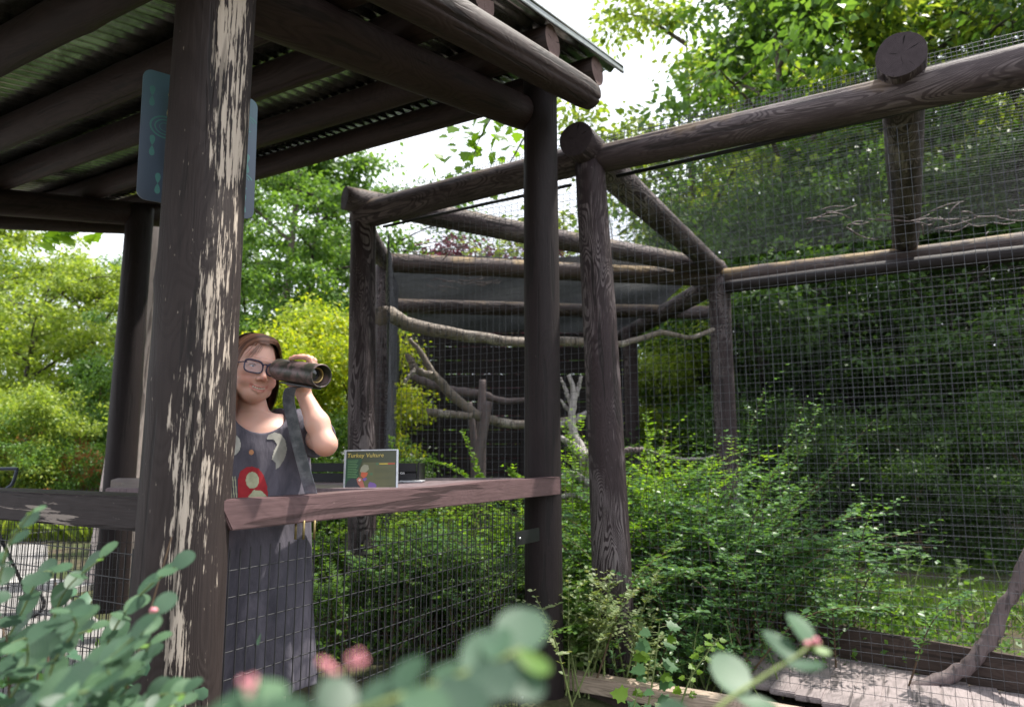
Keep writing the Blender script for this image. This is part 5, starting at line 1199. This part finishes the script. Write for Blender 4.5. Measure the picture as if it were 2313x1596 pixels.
# neckline binding
# flat prints on the dress: plain shapes only
vv = np.empty(len(dme.vertices) * 3, np.float32); dme.vertices.foreach_get('co', vv); vv = vv.reshape(-1, 3)
bvh = BVHTree.FromPolygons([tuple(v) for v in vv], [tuple(p.vertices) for p in dme.polygons])
def inside(pt_, poly):
    x, y = pt_; c = False; j = len(poly) - 1
    for i in range(len(poly)):
        if (poly[i][1] > y) != (poly[j][1] > y) and x < (poly[j][0] - poly[i][0]) * (y - poly[i][1]) / (poly[j][1] - poly[i][1]) + poly[i][0]: c = not c
        j = i
    return c
def dress_print(name, poly, colr, off=.0016, st=1.5):
    xs = np.arange(min(p[0] for p in poly) - 2, max(p[0] for p in poly) + 2, st); ys = np.arange(min(p[1] for p in poly) - 2, max(p[1] for p in poly) + 2, st); vs, fs, ix = [], [], {}
    o = Vector((0, 0, CAMZ))
    def vert(i, j):
        if (i, j) not in ix:
            d = P(xs[i], ys[j], 1.) - o; h_, n_, _, _ = bvh.ray_cast(o + d * 2.0, d.normalized())
            if h_ is None: ix[(i, j)] = None
            else: ix[(i, j)] = len(vs); vs.append(tuple(h_ + n_ * off))
        return ix[(i, j)]
    for i in range(len(xs) - 1):
        for j in range(len(ys) - 1):
            if inside((xs[i] + st / 2, ys[j] + st / 2), poly):
                q = [vert(i, j), vert(i, j + 1), vert(i + 1, j + 1), vert(i + 1, j)]
                if None not in q: fs.append(q)
    if not fs: return
    me = npmesh(name, np.array(vs), np.array(fs), True); link(name, me, simple(name + '_ink', colr, .8, 0, .2, .18, 40, .1), dro)
circ = lambda x, y, rx, ry, n=26: [(x + rx * math.cos(t), y + ry * math.sin(t)) for t in np.linspace(0, 2 * math.pi, n, endpoint=False)]
dress_print('pale_disc_print', circ(524, 1004, 20, 25), (.42, .41, .37))
dress_print('pale_crescent_print', [(602, 992), (606, 982), (620, 976), (634, 980), (645, 994), (648, 1014), (643, 1034), (632, 1052), (623, 1060), (622, 1044), (614, 1036), (618, 1018), (626, 1004), (618, 992)], (.40, .39, .35))
dress_print('small_orange_print', circ(568, 1021, 5.5, 6, 12), (.55, .27, .14), st=1.)
dress_print('red_arch_print', [(538, 1145), (538, 1080), (543, 1064), (556, 1055), (570, 1053), (584, 1058), (595, 1072), (603, 1096), (608, 1145)], (.34, .028, .035))
dress_print('cream_patch_print', [(556, 1142), (562, 1120), (574, 1106), (590, 1108), (604, 1122), (612, 1142)], (.40, .41, .27), .0022)
dress_print('cream_patch_print', circ(570, 1084, 15, 19), (.40, .41, .27), .0022)
for k in range(6): dress_print('cream_stripe_print', [(507 + k * 5.2 - 3, 1075), (509.5 + k * 5.2 - 3, 1075), (511.5 + k * 5.2, 1145), (509 + k * 5.2, 1145)], (.38, .39, .27), .0018, st=1.1)
# hair
r_ = np.random.default_rng(12); SCc = np.array([0, -.02, .03]); SR = np.array([.074, .092, .083])
ribV, ribF, nb = [], [], 0
def strand(pts, wd0, curl):
    global nb
    pts = np.array(pts); n = len(pts); tg = np.gradient(pts, axis=0); tg /= np.linalg.norm(tg, axis=1)[:, None] + 1e-9
    out = pts - np.array([0, -.03, 0]); out[:, 2] *= .3; sd_ = np.cross(tg, out); sd_ /= np.linalg.norm(sd_, axis=1)[:, None] + 1e-9
    wv = wd0 * np.clip(np.minimum(1., (np.arange(n)[::-1] + .4) / 4), .15, 1)
    a = pts - sd_ * wv[:, None]; b = pts + sd_ * wv[:, None]; v = np.empty((2 * n, 3)); v[0::2] = a; v[1::2] = b
    ribV.append(v); i = np.arange(n - 1) * 2 + nb; ribF.append(np.stack([i, i + 1, i + 3, i + 2], -1)); nb += 2 * n
for k in range(4200):
    lift = 1.0 + r_.uniform(.06, .19); az_ = None
    if k < 2100:      # sides, from a centre parting
        s_ = -1 if r_.random() < .5 else 1; y0 = r_.uniform(-.085, .078); Rx = SR[0] * lift; 
        ph_end = R(100); pts = []
        wob_ = r_.normal(0, .004, 2); sweep = ((.055 if s_ > 0 else .022) if y0 > .02 else .02) * (y0 > -.03)
        for j in range(7):
            ph = j / 6 * ph_end; yy2 = y0 - sweep * (ph / ph_end) ** 1.2; k2 = math.sqrt(max(.06, 1 - ((yy2) / (SR[1] * lift)) ** 2))
            pts.append((.012 + (s_ * Rx * k2 * math.sin(ph)), SCc[1] + yy2 + (.014 if y0 > .05 and j < 3 else 0), SCc[2] + SR[2] * lift * k2 * math.cos(ph) if ph < R(90) else SCc[2] + SR[2] * lift * k2 * math.cos(ph)))
        L = r_.uniform(.15, .19); b = np.array(pts[-1])
        for j in range(1, 8):
            t = j / 7; pts.append((b[0] + s_ * (.008 * math.sin(t * 3.1) - .012 * t * t) + wob_[0] * t, b[1] + .012 * t * (1 if y0 > 0 else .3) + wob_[1] * t, b[2] - L * t))
    elif k < 3600 or k > 3622:    # back
        al = r_.uniform(R(95), R(265)); pts = []; d2 = np.array([math.sin(al), math.cos(al)])
        for j in range(7):
            ph = j / 6 * R(98); pts.append((SR[0] * lift * math.sin(ph) * d2[0], SCc[1] + SR[1] * lift * math.sin(ph) * d2[1], SCc[2] + SR[2] * lift * math.cos(ph)))
        b = np.array(pts[-1]); L = r_.uniform(.15, .19)
        for j in range(1, 7): t = j / 6; pts.append((b[0] * (1 - .08 * t), b[1] + .012 * t, b[2] - L * t))
    else:             # wispy fringe to the viewer's left
        x0 = r_.uniform(-.012, .015) + .012; pts = []; xe = r_.uniform(-.062, -.022) if r_.random() < .85 else r_.uniform(.045, .062); ze = r_.uniform(.028, .062) - abs(xe) * .25
        for j in range(9):
            t = j / 8; x = x0 + (xe - x0) * t ** .8; z = .112 * math.cos(t * 1.05) * (1 - t) + ze * t + .012 * math.sin(t * 3.1); 
            q = 1 - (x / .078) ** 2 - ((z - .03) / .09) ** 2; yb_ = -.02 + .098 * math.sqrt(max(q, .02)); yf_ = .025 + .069 * math.sqrt(max(.02, 1 - (x / .07) ** 2 - ((z + .025) / .09) ** 2)); pts.append((x, max(yb_, yf_) + .004, z))
    strand(spline(pts, 16), r_.uniform(.0007, .0014) * (.6 if 3600 <= k <= 3622 else 1), 0)
hv = Hm(np.concatenate(ribV)); hm = npmesh('hair', hv, np.concatenate(ribF), True)
mh = NT('hair_strands'); g_ = mh.n('ShaderNodeNewGeometry'); c_ = mh.ramp(g_.outputs['Random Per Island'], [(0., (.08, .035, .022)), (.5, (.20, .09, .055)), (1., (.40, .20, .12))]); mh.bsdf(c_, .38, 0, .5)
hm.materials.append(mh.m); ho = link('hair', hm, None, PE)
# scalp layer under the strands
vs, fs = [], []; nu, nvv = 44, 30
for j in range(nvv + 1):
    th_ = j / nvv * R(150)
    for i in range(nu):
        a = 2 * math.pi * i / nu; rr = 1.045; x = SR[0] * rr * math.sin(min(th_, R(92))) * math.sin(a); y = SCc[1] + SR[1] * rr * math.sin(min(th_, R(92))) * math.cos(a); z = SCc[2] + (SR[2] * rr * math.cos(th_) if th_ < R(92) else -.0029 - (th_ - R(92)) * .155)
        vs.append((x, y, z))
for j in range(nvv):
    for i in range(nu):
        q = [j * nu + i, j * nu + (i + 1) % nu, (j + 1) * nu + (i + 1) % nu, (j + 1) * nu + i]; m_ = np.mean([vs[t] for t in q], 0)
        if m_[1] < .012 or (m_[2] > .098): 
            if not (m_[1] > .012 and m_[2] < .098): fs.append(q)
cap = npmesh('scalp', Hm(vs), np.array(fs), True); cap.materials.append(simple('hair_base', (.05, .022, .014), .6, 0, .3, .4, 60, 0)); link('scalp', cap, None, ho)
# eyes, teeth, glasses
def uvs(c, r, n=20):
    th_, a = np.meshgrid(np.linspace(0, math.pi, n), np.linspace(0, 2 * math.pi, n, endpoint=False), indexing='ij'); v = np.stack([np.sin(th_) * np.cos(a), np.cos(th_), np.sin(th_) * np.sin(a)], -1).reshape(-1, 3) * r + c
    i, j = np.meshgrid(np.arange(n - 1), np.arange(n), indexing='ij'); A_ = (i * n + j).ravel(); B_ = (i * n + (j + 1) % n).ravel(); return v, np.stack([A_, B_, B_ + n, A_ + n], -1)
M_eyew = simple('eye_white', (.70, .68, .66), .2, 0, .5, .05, 30, 0, .1); M_iris = simple('iris', (.07, .09, .12), .15, 0, .6, .3, 200, 0); M_lash = simple('lash', (.035, .02, .015), .6, 0, .3, .1, 30, 0)
for s_ in (-1, 1):
    v, f = uvs(np.array([.032 * s_, .0685, 0]), .0118); e_ = link('eye', npmesh('eye', Hm(v), f, True), M_eyew, PE)
    v, f = uvs(np.array([.0335 * s_ + .002, .0752, -.0005]), .0058); link('iris', npmesh('iris', Hm(v), f, True), M_iris, e_)
    link('eyelash', tube_mesh('eyelash', spline(Hm([(.032 * s_ - a * s_, b + .0032, c - .001) for a, b, c in lidu]), 16), [.0009] * 16, 6), M_lash, PE)
M_tooth = simple('tooth', (.72, .68, .58), .25, 0, .5, .04, 30, 0)
for k in range(-3, 4):
    x = k * .0064 + .0005; zt = np.interp(abs(x), [0, .016, .030], [-.0708, -.0683, -.0595]); yt = np.interp(abs(x), [0, .016, .030], [.0862, .0826, .0715]); c = H(x, yt, zt + .0002)
    link('tooth', box_mesh('tooth', .0060, .004, .0062, .001), M_tooth, PE, loc=tuple(c), rot=axes(Vector(hx), Vector(-hf) if Vector(hx).cross(Vector(-hf)).dot(Vector(hz_)) > 0 else Vector(hf), Vector(hz_)))
GL = empty('glasses', tuple(H(0, .1, 0)), None, None); GL.parent = PE; GL.matrix_basis = Matrix.Translation(Vector(tuple(H(0, .1, 0))) - PE.location)
M_gf = simple('glasses_frame', (.018, .012, .045), .22, 0, .6, .2, 60, 0)
def rim_pts(s_):
    out = []
    for t in np.linspace(0, 2 * math.pi, 41):
        c, s2 = math.cos(t), math.sin(t); x = .0285 * abs(c) ** .62 * np.sign(c); z = .0205 * abs(s2) ** .62 * np.sign(s2); z += .003 * (c * s_) * (1 if s2 > 0 else .1); out.append((.0350 * s_ + x, .1015 - .0055 * (abs(.0350 * s_ + x) / .06) ** 2 * 2.2, -.004 + z))
    return out
for s_ in (-1, 1):
    rp_ = rim_pts(s_); link('rim', tube_mesh('rim', Hm(rp_), [.0026 if math.sin(t) < .2 else .0036 for t in np.linspace(0, 2 * math.pi, 41)], 8, cap=False), M_gf, GL)
    lp = Hm(rp_[:-1]); cc2 = lp.mean(0) + hf * .0012; lm_ = npmesh('lens', np.vstack([lp, [cc2]]), np.array([[i, (i + 1) % 40, 40] for i in range(40)]), True)
    ml = NT('spectacle_glass'); tb = ml.n('ShaderNodeBsdfTransparent'); gb = ml.n('ShaderNodeBsdfGlossy'); gb.inputs['Roughness'].default_value = .03; fr = ml.n('ShaderNodeFresnel'); fr.inputs['IOR'].default_value = 1.6; mm = ml.n('ShaderNodeMixShader'); ml.l(ml.math('MULTIPLY', fr.outputs[0], .9), mm.inputs[0]); ml.l(tb.outputs[0], mm.inputs[1]); ml.l(gb.outputs[0], mm.inputs[2]); tb.inputs['Color'].default_value = (.9, .88, .94, 1); ml.l(mm.outputs[0], ml.out.inputs['Surface'])
    link('lens', lm_, ml.m, GL)
    link('temple', tube_mesh('temple', Hm([(.058 * s_, .092, .006), (.068 * s_, .082, .006), (.078 * s_, .04, .003), (.082 * s_, -.005, -.004)]), .0022, 8), M_gf, GL)
link('bridge', tube_mesh('bridge', spline(Hm([(-.009, .1005, .006), (0, .104, .009), (.009, .1005, .006)]), 8), .0026, 8), M_gf, GL)
for s_ in (-1, 1):
    bmq = bmesh.new(); bmesh.ops.create_uvsphere(bmq, u_segments=20, v_segments=12, radius=1); 
    for v in bmq.verts: v.co = Vector((v.co.x * .05, v.co.y * .125, max(v.co.z, -.55) * .05))
    mq = bpy.data.meshes.new('shoe'); bmq.to_mesh(mq); bmq.free(); mq.polygons.foreach_set('use_smooth', [True] * len(mq.polygons))
    link('shoe', mq, simple('grey_shoe', (.1, .1, .11), .7), PE, loc=tuple(Tt(.088 * s_, .05, .032)), rot=Matrix.Rotation(ta, 3, 'Z'))
print('person', time.time() - T0)

# ------------------------------------------------------------------ near shrubs in front of the lens
_v = []
for k in range(28):
    t = 2 * math.pi * k / 28; x = .5 - .5 * math.cos(t); y = .36 * math.sin(t) * (1 - .12 * math.cos(t)); sr = 1 + .025 * (1 if k % 2 else -1); _v.append((x, y * sr, .05 * abs(y) + (-.05 * x * x)))
def leaf_variant(seed, lm):
    r2 = np.random.default_rng(seed); b = np.array(_v); b[:, 1] *= r2.uniform(.88, 1.15); b[:, 2] += .06 * np.sin(b[:, 0] * 3 + seed) + .04 * b[:, 1] * r2.normal()
    mid = np.array([(x, 0, -.03 - .05 * x * x + .06 * math.sin(x * 3 + seed)) for x in (.25, .5, .75)]); v = np.vstack([b, mid]); n = 28; f = []
    for k in range(28):
        xm = b[k][0]; m_ = 28 + (0 if xm < .36 else (1 if xm < .63 else 2)); xn = b[(k + 1) % 28][0]; m2 = 28 + (0 if xn < .36 else (1 if xn < .63 else 2)); f.append((k, (k + 1) % 28, m_)); 
        if m2 != m_: f.append(((k + 1) % 28, m2, m_))
    me = bpy.data.meshes.new('leaf'); me.from_pydata([tuple(p) for p in v], [], f); me.polygons.foreach_set('use_smooth', [True] * len(f)); me.update(); me.materials.append(lm); return me
mn = NT('near_leaf'); g_ = mn.n('ShaderNodeObjectInfo'); cN = mn.ramp(g_.outputs['Random'], [(0., (.025, .058, .035)), (.6, (.045, .10, .055)), (1., (.09, .165, .085))]); vn = mn.n('ShaderNodeTexCoord'); wv_ = mn.n('ShaderNodeTexWave'); wv_.inputs['Scale'].default_value = 3.; wv_.inputs['Distortion'].default_value = 1.5; mn.l(vn.outputs['Object'], wv_.inputs['Vector'])
cN = mn.mix(mn.ramp(wv_.outputs['Fac'], [(.8, 0.), (.97, .14)]), cN, (.17, .27, .15)); cN = mn.mix(mn.ramp(mn.noise(vn.outputs['Object'], 4, 4), [(.45, 0.), (.7, .4)]), cN, (.05, .10, .06))
pb = mn.n('ShaderNodeBsdfPrincipled'); mn.l(cN, pb.inputs['Base Color']); pb.inputs['Roughness'].default_value = .52; tb = mn.n('ShaderNodeBsdfTranslucent'); mn.l(mn.mix(1., cN, (1.6, 1.7, .5), 'MULTIPLY'), tb.inputs['Color']); ms2 = mn.n('ShaderNodeMixShader'); ms2.inputs[0].default_value = .3; mn.l(pb.outputs[0], ms2.inputs[1]); mn.l(tb.outputs[0], ms2.inputs[2]); mn.l(ms2.outputs[0], mn.out.inputs['Surface'])
LV = [leaf_variant(k, mn.m) for k in range(5)]; LY = [leaf_variant(k + 9, L_neary) for k in range(2)]
M_pink = simple('pink_bud', (.62, .24, .27), .5, 0, .3, .35, 120, 0); mbud = bpy.data.meshes.new('bud'); bq = bmesh.new(); bmesh.ops.create_icosphere(bq, subdivisions=2, radius=1); bq.to_mesh(mbud); bq.free(); mbud.polygons.foreach_set('use_smooth', [True] * len(mbud.polygons)); mbud.materials.append(M_pink)
def put_leaf(e, base, tipd, nor, size, young=False, lv=None):
    x = Vector(tipd).normalized(); z = Vector(nor); z = (z - x * x.dot(z)).normalized(); y = z.cross(x)
    if young: size *= .6
    link('leaf', random.choice(LY if young else LV) if lv is None else lv, None, e, loc=tuple(base), rot=axes(x, y, z), scale=(size, size * (.6 if young else 1), size))
def near_sprig(name, label, pts, dd, lsz, seed, pairs, twist=1., group=None, buds=(), young_tip=1, ground=True, sizes=None):
    r2 = random.Random(seed); pp = [P(x, y, d) for (x, y), d in zip(pts, dd)]; c = [Vector(q) for q in spline(pp, 40)]
    low = c[0].copy(); low.z = gz(low.x, low.y) - .05; e = empty(name, tuple(low), label, 'plant sprig', group)
    full = [low, (low + c[0]) / 2 + Vector((r2.uniform(-.05, .05), -.03, 0))] + c
    link('stem', merge_tubes('stem', [(spline(full[:3], 10), [.003, .0022]), (np.array([tuple(q) for q in c]), [.0022, .0012])], 6), M_stem, e)
    for k in range(pairs):
        i = int(2 + 37 * k / max(1, pairs - 1) * .98) if pairs > 1 else 38; i = min(i, 39); tg_ = (c[min(39, i + 1)] - c[max(0, i - 1)]).normalized(); sd_ = tg_.cross(Vector((0, -.5, 1))).normalized()
        for sg in (-1, 1):
            sz = (sizes or lsz) * 1.0 * r2.uniform(.75, 1.15) * (1 - .3 * (k / max(1, pairs)) * (1 if sizes is None else 0)); t = sd_ * sg + tg_ * .55 + Vector((r2.gauss(0, .2), r2.gauss(0, .2), r2.gauss(0, .2))) * twist; n_ = Vector((r2.gauss(0, .3), -.55 + r2.gauss(0, .25), .9)) 
            put_leaf(e, c[i], t, n_, sz, young=(k >= pairs - young_tip and sg > 0 and seed % 2 == 0))
    for (bx, by, bd, bs) in buds:
        for q in range(5): link('bud', mbud, None, e, loc=tuple(P(bx, by, bd) + Vector((r2.gauss(0, bs), r2.gauss(0, bs), r2.gauss(0, bs)))), scale=(bs * .8,) * 3)
    return e
GS = 'round leaved sprigs in the near left shrub'
near_sprig('snowberry_sprig', 'sharp round leaved sprig reaching up across the peeling post', [(230, 1480), (270, 1400), (330, 1330), (395, 1280)], [1.25, 1.22, 1.18, 1.14], .052, 1, 6, .8, GS)
spr = [([(-30, 1480), (60, 1440), (140, 1440), (210, 1420)], 1.25, .045, 'low shaded sprig pointing right across the left mesh'), ([(60, 1700), (120, 1620), (190, 1590), (260, 1600)], 1.15, .045, 'dark lowest sprig of the left shrub'), ([(60, 1560), (110, 1430), (150, 1330), (235, 1255)], 1.32, .055, 'dark sprig arching up in front of the left mesh'), ([(-20, 1500), (40, 1400), (90, 1300), (120, 1290)], 1.3, .055, 'shaded sprig at the far left below the rail'),
       ([(120, 1640), (210, 1530), (290, 1470), (355, 1380)], 1.0, .045, 'pale sprig with pink buds pointing at the post'), ([(30, 1640), (140, 1560), (230, 1500), (300, 1440)], .9, .045, 'pale green sprig filling the lower left corner'),
       ([(200, 1660), (300, 1600), (360, 1570), (420, 1565)], 1.0, .045, 'low sprig at the foot of the peeling post'), ([(-40, 1640), (20, 1580), (60, 1500), (60, 1440)], 1.1, .05, 'leafy sprig at the lower left edge'),
       ([(250, 1660), (280, 1560), (320, 1490), (340, 1450)], 1.15, .045, 'shaded sprig left of the post base'), ([(90, 1620), (120, 1500), (170, 1420), (160, 1380)], 1.05, .042, 'sprig with small leaves above the lower left corner'),
       ([(-60, 1420), (-10, 1330), (20, 1230), (75, 1150)], 1.05, .036, 'pale sprig rising over the dark rail at the left edge'), ([(0, 1680), (80, 1600), (150, 1570), (200, 1560)], .8, .05, 'blurred leaves along the bottom left edge'),
       ([(160, 1700), (200, 1620), (250, 1560), (240, 1500)], .95, .045, 'sprig between the corner leaves and the post'), ([(-30, 1560), (30, 1480), (100, 1440), (140, 1400)], 1.2, .05, 'shaded middle sprig in the left shrub'),
       ([(330, 1700), (340, 1640), (360, 1600), (400, 1590)], 1.1, .045, 'dark sprig in front of the post base')]
for i, (pts, d, ls, lab) in enumerate(spr):
    near_sprig('snowberry_sprig', lab, pts, [d * 1.05, d, d * .98, d * .95], ls, 40 + i, 7, .9, GS, buds=[(348, 1382, d * .94, .004)] if i == 4 else ())
# very near, out of focus
near_sprig('blurred_branch', 'large blurred branch with pale leaves and pink buds across the bottom', [(380, 1800), (620, 1680), (860, 1590), (1050, 1520), (1180, 1465)], [.34, .35, .36, .37, .38], .038, 80, 10, .7, buds=[(745, 1505, .35, .0022), (800, 1490, .35, .002), (1190, 1500, .38, .0028), (1165, 1530, .38, .0022), (560, 1560, .34, .0022)], sizes=.031)
near_sprig('blurred_branch', 'blurred leaves in the bottom left beside the peeling post', [(430, 1840), (470, 1740), (540, 1650), (600, 1610)], [.32, .32, .33, .34], .038, 81, 4, .7, sizes=.034)
near_sprig('near_sprig', 'slightly blurred sprig with round leaves and pink bud tip at the bottom right', [(1540, 1700), (1620, 1600), (1720, 1530), (1800, 1480), (1830, 1455)], [.60, .61, .62, .63, .64], .040, 82, 4, .7, buds=[(1832, 1442, .64, .0032)], sizes=.040)
# dim mass of leaves low in the near shrub, too many to count
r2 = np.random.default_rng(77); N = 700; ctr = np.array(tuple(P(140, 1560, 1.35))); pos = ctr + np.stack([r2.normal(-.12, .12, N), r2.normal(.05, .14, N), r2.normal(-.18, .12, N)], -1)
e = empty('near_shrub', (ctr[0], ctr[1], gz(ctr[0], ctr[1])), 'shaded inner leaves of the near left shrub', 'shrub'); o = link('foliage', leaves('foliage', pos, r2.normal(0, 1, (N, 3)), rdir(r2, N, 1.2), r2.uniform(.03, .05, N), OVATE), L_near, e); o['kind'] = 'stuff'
tb2 = []
for k in range(24):
    q = np.array([ctr[0] + r2.normal(0, .05), ctr[1] + r2.normal(0, .05), gz(ctr[0], ctr[1])]); tb2.append((spline([q, (q + ctr) / 2 + r2.normal(0, .05, 3), ctr + r2.normal(0, .15, 3)], 8), [.005, .003, .0015]))
o = link('stems', merge_tubes('stems', tb2, 5), M_twig, e); o['kind'] = 'stuff'
print('total', time.time() - T0, 'objects', len(bpy.data.objects))
